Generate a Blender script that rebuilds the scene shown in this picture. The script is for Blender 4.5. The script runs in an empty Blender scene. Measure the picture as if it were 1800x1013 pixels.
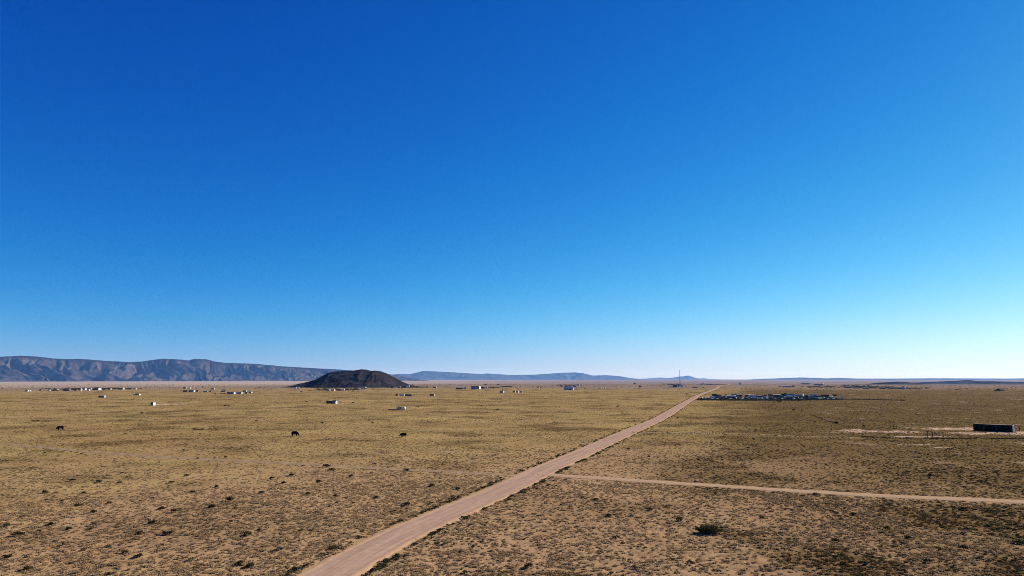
import bpy, math, random
import numpy as np

# ------------------------------------------------------------------ camera, sky, sun, exposure
SC = bpy.context.scene
COL = SC.collection
F = 1220.0                    # focal length in pixels of an 1800 px wide frame
CAMZ = 19.0
PITCH = math.atan((666 - 506.5) / F)
cam = bpy.data.cameras.new('camera')
camo = bpy.data.objects.new('camera', cam); COL.objects.link(camo); SC.camera = camo
cam.sensor_width = 36.0; cam.lens = 36.0 * F / 1800.0
cam.clip_start = 0.5; cam.clip_end = 250000.0
camo.location = (0, 0, CAMZ); camo.rotation_euler = (math.pi / 2 + PITCH, 0, 0)

SUN_AZ, SUN_EL = math.radians(56), math.radians(26)    # azimuth clockwise from the view direction
world = bpy.data.worlds.new('World'); SC.world = world; world.use_nodes = True
wt = world.node_tree
sky = wt.nodes.new('ShaderNodeTexSky'); sky.sky_type = 'NISHITA'; sky.sun_disc = False
sky.sun_elevation = SUN_EL; sky.sun_rotation = SUN_AZ
sky.altitude = 1500; sky.air_density = 1.0; sky.dust_density = 0.3; sky.ozone_density = 6.0
sep = wt.nodes.new('ShaderNodeSeparateColor'); comb = wt.nodes.new('ShaderNodeCombineColor')
wt.links.new(sky.outputs[0], sep.inputs[0])
# the drone camera's vivid colour response, the same for the whole sky
def wmath(op, a, b, c=None):
    n = wt.nodes.new('ShaderNodeMath'); n.operation = op
    for k, v in enumerate((a, b, c)):
        if v is None: continue
        if isinstance(v, (int, float)): n.inputs[k].default_value = v
        else: wt.links.new(v, n.inputs[k])
    return n.outputs[0]
chan = [wmath('MAXIMUM', wmath('MULTIPLY', sep.outputs[i], 0.1), 0.002) for i in range(3)]
for i, (gain, powers, soft) in enumerate(((4.1, (1.806, 1.513, -0.136), 0.833), (1.27, (0.0, 1.131, 0.448), 0.12), (1.14, (-0.119, 0.365, 0.487), 0.02))):
    v = gain
    for ch, pw in zip(chan, powers):
        if pw: v = wmath('MULTIPLY', v, wmath('POWER', ch, pw))
    v = wmath('DIVIDE', v, wmath('MULTIPLY_ADD', v, soft, 1.0))
    wt.links.new(wmath('MULTIPLY', v, 10.0), comb.inputs[i])
bg = wt.nodes['Background']; bg.inputs[1].default_value = 0.0505
wt.links.new(comb.outputs[0], bg.inputs[0])

sl = bpy.data.lights.new('sun', 'SUN'); sl.energy = 5.0; sl.angle = math.radians(0.53); sl.color = (1.0, 0.91, 0.77)
so = bpy.data.objects.new('sun', sl); COL.objects.link(so)
so.rotation_euler = (math.pi / 2 - SUN_EL, 0, math.pi - SUN_AZ); so.location = (0, 0, 300)

vs = SC.view_settings
vs.view_transform = 'Standard'; vs.look = 'None'; vs.gamma = 1.0; vs.use_curve_mapping = False
vs.exposure = 1.0
SC.render.engine = 'CYCLES'
SC.cycles.use_denoising = True; SC.cycles.denoising_prefilter = 'NONE'; SC.cycles.filter_width = 0.9
SC.cycles.max_bounces = 4; SC.cycles.transparent_max_bounces = 4; SC.cycles.volume_bounces = 0

rng = np.random.default_rng(7)
random.seed(7)
R = random.uniform

# ------------------------------------------------------------------ noise
def _hash(ix, iy, seed):
    h = (ix.astype(np.int64) * 374761393 + iy.astype(np.int64) * 668265263 + seed * 982451653) & 0xFFFFFFFF
    h = ((h ^ (h >> 13)) * 1274126177) & 0xFFFFFFFF
    h = h ^ (h >> 16)
    return h
def noise(x, y, seed=0):
    x = np.asarray(x, float); y = np.asarray(y, float)
    ix = np.floor(x); iy = np.floor(y); fx = x - ix; fy = y - iy
    u = fx * fx * fx * (fx * (fx * 6 - 15) + 10); v = fy * fy * fy * (fy * (fy * 6 - 15) + 10)
    def g(dx, dy):
        a = _hash(ix + dx, iy + dy, seed) / 4294967295.0 * 2 * np.pi
        return np.cos(a) * (fx - dx) + np.sin(a) * (fy - dy)
    n0 = g(0, 0) * (1 - u) + g(1, 0) * u
    n1 = g(0, 1) * (1 - u) + g(1, 1) * u
    return (n0 * (1 - v) + n1 * v) * 1.5
def fbm(x, y, seed=0, octv=4, gain=0.5):
    s = 0; a = 1.0
    for o in range(octv):
        s = s + a * noise(x * 2 ** o, y * 2 ** o, seed + o * 17); a *= gain
    return s
def sstep(a, b, x):
    t = np.clip((np.asarray(x, float) - a) / (b - a), 0, 1)
    return t * t * (3 - 2 * t)

# ------------------------------------------------------------------ terrain height and pixel -> ground
def undul(x, y):
    r = np.hypot(x, y)
    A = 0.9 * sstep(180, 900, r) * (1 - sstep(3500, 6000, r))
    u = (np.sin((y * 0.93 + x * 0.25) / 62 + 0.6) * 0.42 + np.sin((y - 0.4 * x) / 131 + 2.0) * 0.8
         + np.sin((x * 0.8 + y * 0.5) / 97 + 1.0) * 0.35)
    return A * u - 22.0 * sstep(1700, 6500, r)
def ray(px, py):
    cp, sp = math.cos(PITCH), math.sin(PITCH)
    a = (px - 900) / F; b = (506.5 - py) / F
    return np.array([a, cp - b * sp, sp + b * cp])
def G(px, py):
    """point of the ground seen at a place of the photograph"""
    d = ray(px, py); d = d / d[1]
    t = 40.0
    while t < 40000:
        x, y, z = d[0] * t, t, CAMZ + d[2] * t
        if z <= float(undul(x, y)):
            lo, hi = t * 0.995 - 0.3, t
            for _ in range(20):
                m = (lo + hi) / 2
                if CAMZ + d[2] * m <= float(undul(d[0] * m, m)): hi = m
                else: lo = m
            return (d[0] * hi, hi, float(undul(d[0] * hi, hi)))
        t = t * 1.004 + 0.2
    return (d[0] * t, t, float(undul(d[0] * t, t)))

def chaikin(pts, n=3):
    for _ in range(n):
        q = [pts[0]]
        for a, b in zip(pts[:-1], pts[1:]):
            q += [(.75 * a[0] + .25 * b[0], .75 * a[1] + .25 * b[1]), (.25 * a[0] + .75 * b[0], .25 * a[1] + .75 * b[1])]
        pts = q + [pts[-1]]
    return pts
def path_px(lst): return [G(*p)[:2] for p in lst]
road_pts = path_px([(573, 1013), (652, 967), (733, 926), (826, 887), (895, 857), (951, 828), (1033, 793), (1101, 761), (1161, 737), (1195, 714), (1221, 698.5), (1235, 693), (1250, 687), (1259, 683), (1270, 678)])
d0 = np.subtract(road_pts[1], road_pts[0]); d0 = d0 / np.linalg.norm(d0)
dn = np.array((0.32, 0.947))
road_pts = [tuple(np.array(road_pts[0]) - d0 * 260), tuple(np.array(road_pts[0]) - d0 * 60)] + road_pts + [tuple(np.array(road_pts[-1]) + dn * k) for k in (600, 1600, 3000)]
road_path = chaikin(road_pts, 3)
east_track = path_px([(952, 833), (975, 836.5), (1050, 841), (1200, 851), (1310, 858), (1400, 864), (1500, 869.5), (1600, 875), (1700, 878.5), (1800, 883)])
east_track = chaikin(east_track + [tuple(np.array(east_track[-1]) + np.array((0.94, -0.36)) * k) for k in (40, 200)], 2)
west_track = path_px([(930, 838), (883, 834.5), (800, 830), (700, 826), (567, 818), (467, 813), (367, 808), (267, 803), (187, 797), (123, 791.5), (60, 785)])
west_track = chaikin(west_track + [tuple(np.array(west_track[-1]) + np.array((-0.9, 0.43)) * 150)], 2)
yard_track = chaikin(path_px([(1112, 760), (1150, 761.5), (1237, 762.5), (1315, 763.5), (1364, 766), (1418, 768.5), (1500, 770)]), 2)
gate_track = chaikin(path_px([(1424, 729.5), (1450, 738), (1469, 745), (1500, 752), (1540, 757)]), 2)

THIN = {}
def thin(pts):
    k = id(pts)
    if k not in THIN:
        q = [pts[0]]
        for i in range(1, len(pts) - 1):
            a, b, c = np.array(q[-1]), np.array(pts[i]), np.array(pts[i + 1])
            d = c - a; off = abs(d[0] * (b - a)[1] - d[1] * (b - a)[0]) / (np.linalg.norm(d) + 1e-9)
            if off > 0.06 + 0.0003 * np.linalg.norm(b): q.append(pts[i])
        THIN[k] = (q + [pts[-1]], pts)
    return THIN[k][0]
def dist_path(x, y, pts):
    x = np.asarray(x, float); y = np.asarray(y, float)
    best = np.full(x.shape, 1e9)
    P = np.array(thin(pts))
    for (ax, ay), (bx, by) in zip(P[:-1], P[1:]):
        dx, dy = bx - ax, by - ay; L2 = dx * dx + dy * dy + 1e-9
        t = np.clip(((x - ax) * dx + (y - ay) * dy) / L2, 0, 1)
        d2 = (x - ax - t * dx) ** 2 + (y - ay - t * dy) ** 2
        np.minimum(best, d2, out=best)
    return np.sqrt(best)

PATCH = [  # bare ground by the container: pixel centre, half width, half depth in metres
    (1560, 759, 14, 7), (1500, 757, 7, 6), (1680, 754, 17, 8), (1745, 762, 14, 6), (1620, 768, 10, 3.0), (1600, 782, 6, 1.4), (1660, 787, 4, 1.0),
    (1780, 760, 10, 6), (300, 711, 9, 10)]
PATCH = [(G(a, b)[:2], c, d) for a, b, c, d in PATCH]
def bare_map(x, y):
    m = np.zeros_like(np.asarray(x, float))
    nz = fbm(x / 9.0, y / 9.0, 41, 3) * 0.5
    for (cx, cy), a, b in PATCH:
        e = np.hypot((x - cx) / a, (y - cy) / b) + nz
        m = np.maximum(m, 1 - sstep(0.75, 1.1, e))
    side = sstep(0, 60, x - 0.33 * y)             # the ground east of the road has more bare scalds
    sc = fbm(x / 14.0, y / 22.0, 77, 4)
    m = np.maximum(m, side * sstep(0.5, 0.85, sc) * 0.4)
    m = np.maximum(m, sstep(0.75, 1.1, fbm(x / 30.0, y / 30.0, 99, 4)) * 0.35)
    m = m * (0.30 + 0.70 * sstep(-0.35, 0.2, fbm(x / 2.6, y / 2.6, 55, 2)))
    return np.clip(m, 0, 1)

def micro(x, y, cell):
    m = 0
    for wl, amp, sd in ((7.0, 0.10, 3), (2.4, 0.075, 5), (1.1, 0.07, 9)):
        m = m + amp * noise(x / wl, y / wl, sd) * np.clip(wl / (cell * 2.5) - 0.6, 0, 1)
    return m

# ------------------------------------------------------------------ materials
MATS = {}
def nodes(name):
    m = bpy.data.materials.new(name); m.use_nodes = True
    nt = m.node_tree
    return m, nt, nt.nodes['Principled BSDF']
def mat(name, col, rough=0.8, var=0.12, scale=3.0, metal=0.0, spec=0.25, rnd=0.0):
    """plain procedural paint or earth with mottling"""
    if name in MATS: return MATS[name]
    m, nt, b = nodes(name)
    tc = nt.nodes.new('ShaderNodeTexCoord')
    n = nt.nodes.new('ShaderNodeTexNoise'); n.inputs['Scale'].default_value = scale; n.inputs['Detail'].default_value = 4
    nt.links.new(tc.outputs['Object'], n.inputs['Vector'])
    r = nt.nodes.new('ShaderNodeValToRGB')
    r.color_ramp.elements[0].position = 0.3; r.color_ramp.elements[1].position = 0.7
    r.color_ramp.elements[0].color = tuple(c * (1 - var) for c in col) + (1,)
    r.color_ramp.elements[1].color = tuple(min(1, c * (1 + var)) for c in col) + (1,)
    nt.links.new(n.outputs[0], r.inputs[0])
    out = r.outputs[0]
    if rnd:
        oi = nt.nodes.new('ShaderNodeObjectInfo')
        hs = nt.nodes.new('ShaderNodeHueSaturation')
        mr = nt.nodes.new('ShaderNodeMapRange'); mr.inputs[3].default_value = 1 - rnd; mr.inputs[4].default_value = 1 + rnd
        nt.links.new(oi.outputs['Random'], mr.inputs[0]); nt.links.new(mr.outputs[0], hs.inputs['Value'])
        nt.links.new(out, hs.inputs['Color']); out = hs.outputs[0]
    nt.links.new(out, b.inputs['Base Color'])
    b.inputs['Roughness'].default_value = rough; b.inputs['Metallic'].default_value = metal
    b.inputs['Specular IOR Level'].default_value = spec
    MATS[name] = m
    return m
def leaf_mat(name, cols, transl=0.3, land=False):
    """plant matter: colour changes from plant to plant and a part of the light shines through"""
    m = bpy.data.materials.new(name); m.use_nodes = True; nt = m.node_tree
    nt.nodes.remove(nt.nodes['Principled BSDF']); out = nt.nodes['Material Output']
    oi = nt.nodes.new('ShaderNodeObjectInfo'); r = nt.nodes.new('ShaderNodeValToRGB')
    els = r.color_ramp.elements
    while len(els) < len(cols): els.new(0.5)
    for i, c in enumerate(cols):
        els[i].position = i / (len(cols) - 1); els[i].color = (*c, 1)
    nt.links.new(oi.outputs['Random'], r.inputs[0])
    col = r.outputs[0]
    if land:                                   # greener, browner and darker stretches of grassland
        geo = nt.nodes.new('ShaderNodeNewGeometry')
        def mixc(fac, a, c):
            x = nt.nodes.new('ShaderNodeMix'); x.data_type = 'RGBA'; nt.links.new(fac, x.inputs[0]); nt.links.new(a, x.inputs[6]); x.inputs[7].default_value = (*c, 1); return x.outputs[2]
        def band(scale, lo, hi, amt, det=5, loc=0.0):
            mp = nt.nodes.new('ShaderNodeMapping'); mp.inputs['Location'].default_value = (loc, loc * .7, 0); nt.links.new(geo.outputs['Position'], mp.inputs[0])
            n = nt.nodes.new('ShaderNodeTexNoise'); n.inputs['Scale'].default_value = scale; n.inputs['Detail'].default_value = det; n.inputs['Roughness'].default_value = 0.65; nt.links.new(mp.outputs[0], n.inputs['Vector'])
            q = nt.nodes.new('ShaderNodeMapRange'); q.inputs[1].default_value = lo; q.inputs[2].default_value = hi; q.inputs[4].default_value = amt; nt.links.new(n.outputs[0], q.inputs[0]); return q.outputs[0]
        col = mixc(band(0.011, 0.42, 0.62, 0.85), col, (0.274, 0.171, 0.072))
        col = mixc(band(0.022, 0.48, 0.64, 0.65, loc=300), col, (0.251, 0.194, 0.072))
        col = mixc(band(0.03, 0.52, 0.70, 0.65, loc=900), col, (0.144, 0.103, 0.046))
        ta = nt.nodes.new('ShaderNodeAttribute'); ta.attribute_type = 'INSTANCER'; ta.attribute_name = 'tan'
        col = mixc(ta.outputs['Fac'], col, (0.357, 0.243, 0.137))
        at = nt.nodes.new('ShaderNodeAttribute'); at.attribute_type = 'INSTANCER'; at.attribute_name = 'dark'
        col = mixc(at.outputs['Fac'], col, (0.065, 0.042, 0.017))
    d = nt.nodes.new('ShaderNodeBsdfDiffuse'); t = nt.nodes.new('ShaderNodeBsdfTranslucent'); mx = nt.nodes.new('ShaderNodeMixShader')
    mx.inputs[0].default_value = transl
    nt.links.new(col, d.inputs[0]); nt.links.new(col, t.inputs[0])
    nt.links.new(d.outputs[0], mx.inputs[1]); nt.links.new(t.outputs[0], mx.inputs[2]); nt.links.new(mx.outputs[0], out.inputs[0])
    MATS[name] = m
    return m

def ground_mat():
    m, nt, b = nodes('desert_ground')
    L = nt.links.new
    def attr(n):
        a = nt.nodes.new('ShaderNodeAttribute'); a.attribute_name = n; return a.outputs['Fac']
    geo = nt.nodes.new('ShaderNodeNewGeometry')
    def nz(scale, detail=4, rough=0.6, sx=1, sy=1):
        mp = nt.nodes.new('ShaderNodeMapping'); mp.inputs['Scale'].default_value = (sx, sy, 1)
        L(geo.outputs['Position'], mp.inputs[0])
        n = nt.nodes.new('ShaderNodeTexNoise'); n.inputs['Scale'].default_value = scale
        n.inputs['Detail'].default_value = detail; n.inputs['Roughness'].default_value = rough
        L(mp.outputs[0], n.inputs['Vector']); return n.outputs[0]
    def rmp(v, lo, hi):
        r = nt.nodes.new('ShaderNodeMapRange'); r.inputs[1].default_value = lo; r.inputs[2].default_value = hi
        L(v, r.inputs[0]); return r.outputs[0]
    def mix(fac, a, c):
        x = nt.nodes.new('ShaderNodeMix'); x.data_type = 'RGBA'
        if isinstance(fac, float): x.inputs[0].default_value = fac
        else: L(fac, x.inputs[0])
        for k, v in ((6, a), (7, c)):
            if isinstance(v, tuple): x.inputs[k].default_value = (*v, 1)
            else: L(v, x.inputs[k])
        return x.outputs[2]
    def mul(a, c):
        x = nt.nodes.new('ShaderNodeMath'); x.operation = 'MULTIPLY'
        for k, v in ((0, a), (1, c)):
            if isinstance(v, float): x.inputs[k].default_value = v
            else: L(v, x.inputs[k])
        return x.outputs[0]
    sand = mix(rmp(nz(0.35, 6), 0.35, 0.65), (0.289, 0.186, 0.095), (0.350, 0.228, 0.122))
    sand = mix(rmp(nz(0.03, 4), 0.4, 0.65), sand, (0.312, 0.190, 0.106))
    olive = mix(rmp(nz(0.05, 5, 0.65), 0.35, 0.65), (0.238, 0.158, 0.067), (0.305, 0.215, 0.087))
    olive = mix(rmp(nz(0.012, 5, 0.65), 0.45, 0.7), olive, (0.217, 0.133, 0.052))
    olive = mix(mul(rmp(nz(0.02, 6, 0.6, 0.5, 1), 0.5, 0.68), 0.8), olive, (0.332, 0.248, 0.096))
    olive = mix(mul(rmp(nz(0.03, 6, 0.6, 0.6, 1.2), 0.54, 0.7), 0.7), olive, (0.137, 0.108, 0.036))
    c = mix(attr('green'), sand, olive)
    # dry stalks and litter between the tufts
    c = mix(mul(rmp(nz(1.3, 5, 0.7), 0.52, 0.72), attr('litter')), c, (0.091, 0.070, 0.030))
    c = mix(mul(rmp(nz(4.5, 3, 0.7), 0.52, 0.75), 0.45), c, (0.129, 0.091, 0.046))
    c = mix(mul(attr('cover'), rmp(nz(0.9, 7, 0.8), 0.30, 0.54)), c, mix(rmp(nz(0.08, 4), 0.35, 0.65), (0.055, 0.036, 0.014), (0.085, 0.055, 0.021)))
    c = mix(attr('bare'), c, mix(rmp(nz(0.4, 5), 0.3, 0.7), (0.380, 0.255, 0.171), (0.441, 0.319, 0.228)))
    # the far plain: purplish soil, then pale dry flats
    c = mix(attr('far'), c, mix(rmp(nz(0.006, 5, 0.7, 1, 0.4), 0.35, 0.65), (0.152, 0.108, 0.076), (0.213, 0.156, 0.114)))
    c = mix(attr('flat'), c, mix(rmp(nz(0.0012, 5, 0.6), 0.3, 0.7), (0.281, 0.213, 0.152), (0.334, 0.258, 0.190)))
    L(c, b.inputs['Base Color'])
    b.inputs['Roughness'].default_value = 0.95; b.inputs['Specular IOR Level'].default_value = 0.0
    bp = nt.nodes.new('ShaderNodeBump'); bp.inputs['Strength'].default_value = 1.0; bp.inputs['Distance'].default_value = 0.4
    L(mul(nz(1.1, 6, 0.65), attr('litter')), bp.inputs['Height']); L(bp.outputs[0], b.inputs['Normal'])
    return m

def dirt_mat(name, a, c, e):
    m, nt, b = nodes(name); L = nt.links.new
    at = nt.nodes.new('ShaderNodeAttribute'); at.attribute_name = 'across'
    al = nt.nodes.new('ShaderNodeAttribute'); al.attribute_name = 'along'
    cx = nt.nodes.new('ShaderNodeCombineXYZ'); L(at.outputs['Fac'], cx.inputs[0])
    ml = nt.nodes.new('ShaderNodeMath'); ml.operation = 'MULTIPLY'; ml.inputs[1].default_value = 0.02; L(al.outputs['Fac'], ml.inputs[0]); L(ml.outputs[0], cx.inputs[1])
    n = nt.nodes.new('ShaderNodeTexNoise'); n.inputs['Scale'].default_value = 1.7; n.inputs['Detail'].default_value = 7; n.inputs['Roughness'].default_value = 0.7; L(cx.outputs[0], n.inputs['Vector'])
    geo = nt.nodes.new('ShaderNodeNewGeometry')
    n2 = nt.nodes.new('ShaderNodeTexNoise'); n2.inputs['Scale'].default_value = 0.9; n2.inputs['Detail'].default_value = 6; L(geo.outputs['Position'], n2.inputs['Vector'])
    mx = nt.nodes.new('ShaderNodeMix'); mx.data_type = 'RGBA'; L(n.outputs[0], mx.inputs[0])
    r = nt.nodes.new('ShaderNodeMapRange'); r.inputs[1].default_value = 0.35; r.inputs[2].default_value = 0.65; L(n.outputs[0], r.inputs[0]); L(r.outputs[0], mx.inputs[0])
    mx.inputs[6].default_value = (*a, 1); mx.inputs[7].default_value = (*c, 1)
    ed = nt.nodes.new('ShaderNodeAttribute'); ed.attribute_name = 'edge'
    m3 = nt.nodes.new('ShaderNodeMix'); m3.data_type = 'RGBA'; L(ed.outputs['Fac'], m3.inputs[0]); L(mx.outputs[2], m3.inputs[6]); m3.inputs[7].default_value = (*e, 1)
    m2 = nt.nodes.new('ShaderNodeMix'); m2.data_type = 'RGBA'; m2.blend_type = 'MULTIPLY'; m2.inputs[0].default_value = 0.35
    L(m3.outputs[2], m2.inputs[6]); L(n2.outputs[0], m2.inputs[7])
    L(m2.outputs[2], b.inputs['Base Color']); b.inputs['Roughness'].default_value = 0.95; b.inputs['Specular IOR Level'].default_value = 0.0
    bp = nt.nodes.new('ShaderNodeBump'); bp.inputs['Strength'].default_value = 0.5; bp.inputs['Distance'].default_value = 0.06
    L(n2.outputs[0], bp.inputs['Height']); L(bp.outputs[0], b.inputs['Normal'])
    return m

def rock_mat(name, dark, light, scale, bump):
    m, nt, b = nodes(name); L = nt.links.new
    geo = nt.nodes.new('ShaderNodeNewGeometry')
    n = nt.nodes.new('ShaderNodeTexNoise'); n.inputs['Scale'].default_value = scale; n.inputs['Detail'].default_value = 9; n.inputs['Roughness'].default_value = 0.65
    L(geo.outputs['Position'], n.inputs['Vector'])
    at = nt.nodes.new('ShaderNodeAttribute'); at.attribute_name = 'rim'
    r = nt.nodes.new('ShaderNodeMapRange'); r.inputs[1].default_value = 0.36; r.inputs[2].default_value = 0.64; L(n.outputs[0], r.inputs[0])
    mx = nt.nodes.new('ShaderNodeMix'); mx.data_type = 'RGBA'; L(r.outputs[0], mx.inputs[0])
    mx.inputs[6].default_value = (*dark, 1); mx.inputs[7].default_value = (*light, 1)
    m2 = nt.nodes.new('ShaderNodeMix'); m2.data_type = 'RGBA'; L(at.outputs['Fac'], m2.inputs[0]); L(mx.outputs[2], m2.inputs[6]); m2.inputs[7].default_value = (*[c * 0.55 for c in dark], 1)
    L(m2.outputs[2], b.inputs['Base Color']); b.inputs['Roughness'].default_value = 0.95; b.inputs['Specular IOR Level'].default_value = 0.0
    bp = nt.nodes.new('ShaderNodeBump'); bp.inputs['Strength'].default_value = 0.8; bp.inputs['Distance'].default_value = bump
    L(n.outputs[0], bp.inputs['Height']); L(bp.outputs[0], b.inputs['Normal'])
    return m

# ------------------------------------------------------------------ mesh helpers
def tag(o, label=None, cat=None, group=None, kind=None):
    if label: o['label'] = label
    if cat: o['category'] = cat
    if group: o['group'] = group
    if kind: o['kind'] = kind
    return o
def empty(name, loc, rz=0.0, label=None, cat=None, group=None):
    o = bpy.data.objects.new(name, None); COL.objects.link(o)
    o.location = loc; o.rotation_euler = (0, 0, rz)
    return tag(o, label, cat, group)
def link_mesh(name, verts, faces, m, parent=None, smooth=False, attrs=None):
    me = bpy.data.meshes.new(name)
    me.from_pydata(verts, [], faces); me.update()
    if smooth: me.polygons.foreach_set('use_smooth', [True] * len(me.polygons))
    for k, v in (attrs or {}).items():
        a = me.attributes.new(k, 'FLOAT', 'POINT'); a.data.foreach_set('value', np.asarray(v, np.float32).ravel())
    if m: me.materials.append(m)
    o = bpy.data.objects.new(name, me); COL.objects.link(o)
    if parent: o.parent = parent
    return o
def grid_obj(name, X, Y, Z, m, attrs=None, wrap=False, parent=None):
    nr, nc = X.shape
    V = np.stack([X.ravel(), Y.ravel(), Z.ravel()], 1).astype(np.float32)
    i = np.arange(nr - 1)[:, None]; j = np.arange(nc if wrap else nc - 1)[None, :]; j2 = (j + 1) % nc
    Fq = np.stack([i * nc + j, i * nc + j2, (i + 1) * nc + j2, (i + 1) * nc + j], -1).reshape(-1, 4).astype(np.int32)
    me = bpy.data.meshes.new(name)
    me.vertices.add(len(V)); me.vertices.foreach_set('co', V.ravel())
    me.loops.add(Fq.size); me.loops.foreach_set('vertex_index', Fq.ravel())
    me.polygons.add(len(Fq)); me.polygons.foreach_set('loop_start', np.arange(0, Fq.size, 4, dtype=np.int32))
    me.polygons.foreach_set('use_smooth', np.ones(len(Fq), bool))
    me.update(calc_edges=True); me.validate()
    for k, v in (attrs or {}).items():
        a = me.attributes.new(k, 'FLOAT', 'POINT'); a.data.foreach_set('value', np.asarray(v, np.float32).ravel())
    me.materials.append(m)
    o = bpy.data.objects.new(name, me); COL.objects.link(o)
    if parent: o.parent = parent
    return o
class MB:
    def __init__(s): s.v = []; s.f = []
    def box(s, x0, x1, y0, y1, z0, z1, taper=0.0):
        n = len(s.v); t = taper
        s.v += [(x0, y0, z0), (x1, y0, z0), (x1, y1, z0), (x0, y1, z0), (x0 + t, y0 + t, z1), (x1 - t, y0 + t, z1), (x1 - t, y1 - t, z1), (x0 + t, y1 - t, z1)]
        s.f += [(n, n + 3, n + 2, n + 1), (n + 4, n + 5, n + 6, n + 7), (n, n + 1, n + 5, n + 4), (n + 1, n + 2, n + 6, n + 5), (n + 2, n + 3, n + 7, n + 6), (n + 3, n, n + 4, n + 7)]
        return s
    def prism(s, prof, y0, y1):            # profile in x,z (counter-clockwise seen from -y), extruded along y
        n = len(s.v); k = len(prof)
        s.v += [(x, y0, z) for x, z in prof] + [(x, y1, z) for x, z in prof]
        s.f += [tuple(range(n, n + k)), tuple(range(n + 2 * k - 1, n + k - 1, -1))]
        s.f += [(n + i, n + k + i, n + k + (i + 1) % k, n + (i + 1) % k) for i in range(k)]
        return s
    def prism_x(s, prof, x0, x1):          # profile in y,z, extruded along x
        n = len(s.v); k = len(prof)
        s.v += [(x0, y, z) for y, z in prof] + [(x1, y, z) for y, z in prof]
        s.f += [tuple(range(n + k - 1, n - 1, -1)), tuple(range(n + k, n + 2 * k))]
        s.f += [(n + i, n + (i + 1) % k, n + k + (i + 1) % k, n + k + i) for i in range(k)]
        return s
    def tube(s, a, b, r0, r1=None, k=6):
        r1 = r0 if r1 is None else r1
        a = np.array(a, float); b = np.array(b, float); d = b - a; d /= np.linalg.norm(d)
        u = np.cross(d, (0, 0, 1) if abs(d[2]) < 0.9 else (1, 0, 0)); u /= np.linalg.norm(u); w = np.cross(d, u)
        n = len(s.v)
        for c, r in ((a, r0), (b, r1)):
            s.v += [tuple(c + r * (math.cos(2 * math.pi * i / k) * u + math.sin(2 * math.pi * i / k) * w)) for i in range(k)]
        s.f += [(n + i, n + (i + 1) % k, n + k + (i + 1) % k, n + k + i) for i in range(k)]
        s.f += [tuple(range(n + k - 1, n - 1, -1)), tuple(range(n + k, n + 2 * k))]
        return s
    def build(s, name, m, parent=None, smooth=False): return link_mesh(name, s.v, s.f, m, parent, smooth)

# ------------------------------------------------------------------ ground
dense = np.radians(np.arange(-48, 48.01, 0.2))
rest = np.radians(np.arange(51, 309.1, 3.0))
ang = np.concatenate([dense, rest])               # clockwise from +y
rad = [0.5, 8, 20, 32, 42]
while rad[-1] < 40000:
    r = rad[-1]
    rad.append(r + min(max(0.26, 0.5 * r * r / (CAMZ * 694)), 0.06 * r))
rad = np.array(rad)
RR, AA = np.meshgrid(rad, ang, indexing='ij')
GX, GY = RR * np.sin(AA), RR * np.cos(AA)
cell = np.maximum(np.gradient(rad)[:, None] * np.ones_like(AA), RR * np.where(np.abs((AA + np.pi) % (2 * np.pi) - np.pi) < 0.85, 0.0035, 0.052))
near = RR < 700
droad = np.full(RR.shape, 1e3)
droad[near] = np.minimum.reduce([dist_path(GX[near], GY[near], road_path) - 2.6, dist_path(GX[near], GY[near], east_track), dist_path(GX[near], GY[near], yard_track), dist_path(GX[near], GY[near], west_track) + 0.4])
bare = np.zeros_like(RR); bare[RR < 900] = bare_map(GX[RR < 900], GY[RR < 900])
MIC = micro(GX, GY, cell) * sstep(1.6, 4.0, droad) * (1 - 0.7 * bare)
GZ = undul(GX, GY) + MIC
wob = fbm(GX / 160, GY / 160, 21, 4)
sandy = fbm(GX / 45, GY / 45, 31, 4)
green = np.clip(sstep(120, 250, RR + 45 * wob - 0.10 * GX) * 0.85 + 0.18 + 0.35 * sandy, 0, 1)
far = sstep(1150, 1750, RR + 260 * fbm(GX / 420, GY / 300, 51, 4) - 0.22 * GX)
flat = sstep(1500, 3600, RR + 300 * wob - 1.1 * GX - 700) * (1 - 0.9 * sstep(-0.3, 0.15, GX / np.maximum(GY, 1.0)) * (GY > 0))
litter = np.clip(0.45 + 0.5 * fbm(GX / 25, GY / 25, 61, 4) + 0.3 * sstep(10, 80, GX - 0.33 * GY), 0, 1) * (1 - sstep(700, 2500, RR)) * sstep(0.8, 3.0, droad)
litter = np.clip(litter, 0, 1) * (1 - 0.55 * bare)
def dark_cover(x, y):
    r = np.hypot(x, y); e = sstep(-46, 25, x - 0.335 * y + 14 * fbm(x / 40, y / 40, 7, 3))
    a = fbm(x / 26, y / 26, 111, 5, 0.6); b = fbm(x / 120, y / 120, 117, 4); w = fbm(x / 160, y / 160, 21, 4)
    return np.clip(e * (0.46 + 0.5 * sstep(115, 200, r + 40 * w) * (1 - 0.45 * sstep(450, 1100, r)) + 0.75 * sstep(-0.1, 0.5, a))
                   + (1 - e) * (0.5 * sstep(0.1, 0.7, a + 0.5 * b) * sstep(110, 260, r + 60 * w) + 0.25 * sstep(0.1, 0.6, a)), 0, 0.93)
dcover = np.zeros_like(RR); nr_ = RR < 2600
dcover[nr_] = dark_cover(GX[nr_], GY[nr_])
dcover *= (1 - sstep(1100, 2600, RR)) * sstep(1.0, 4.0, droad)
ground = grid_obj('ground', GX, GY, GZ, ground_mat(), dict(green=green, bare=bare, far=far, flat=flat, litter=litter, cover=dcover), wrap=True)
tag(ground, kind='structure')
def gz(x, y):
    c = 0.3 if math.hypot(x, y) < 150 else 2.0
    return float(undul(x, y)) + float(micro(np.array(x), np.array(y), np.array(c)))

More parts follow.
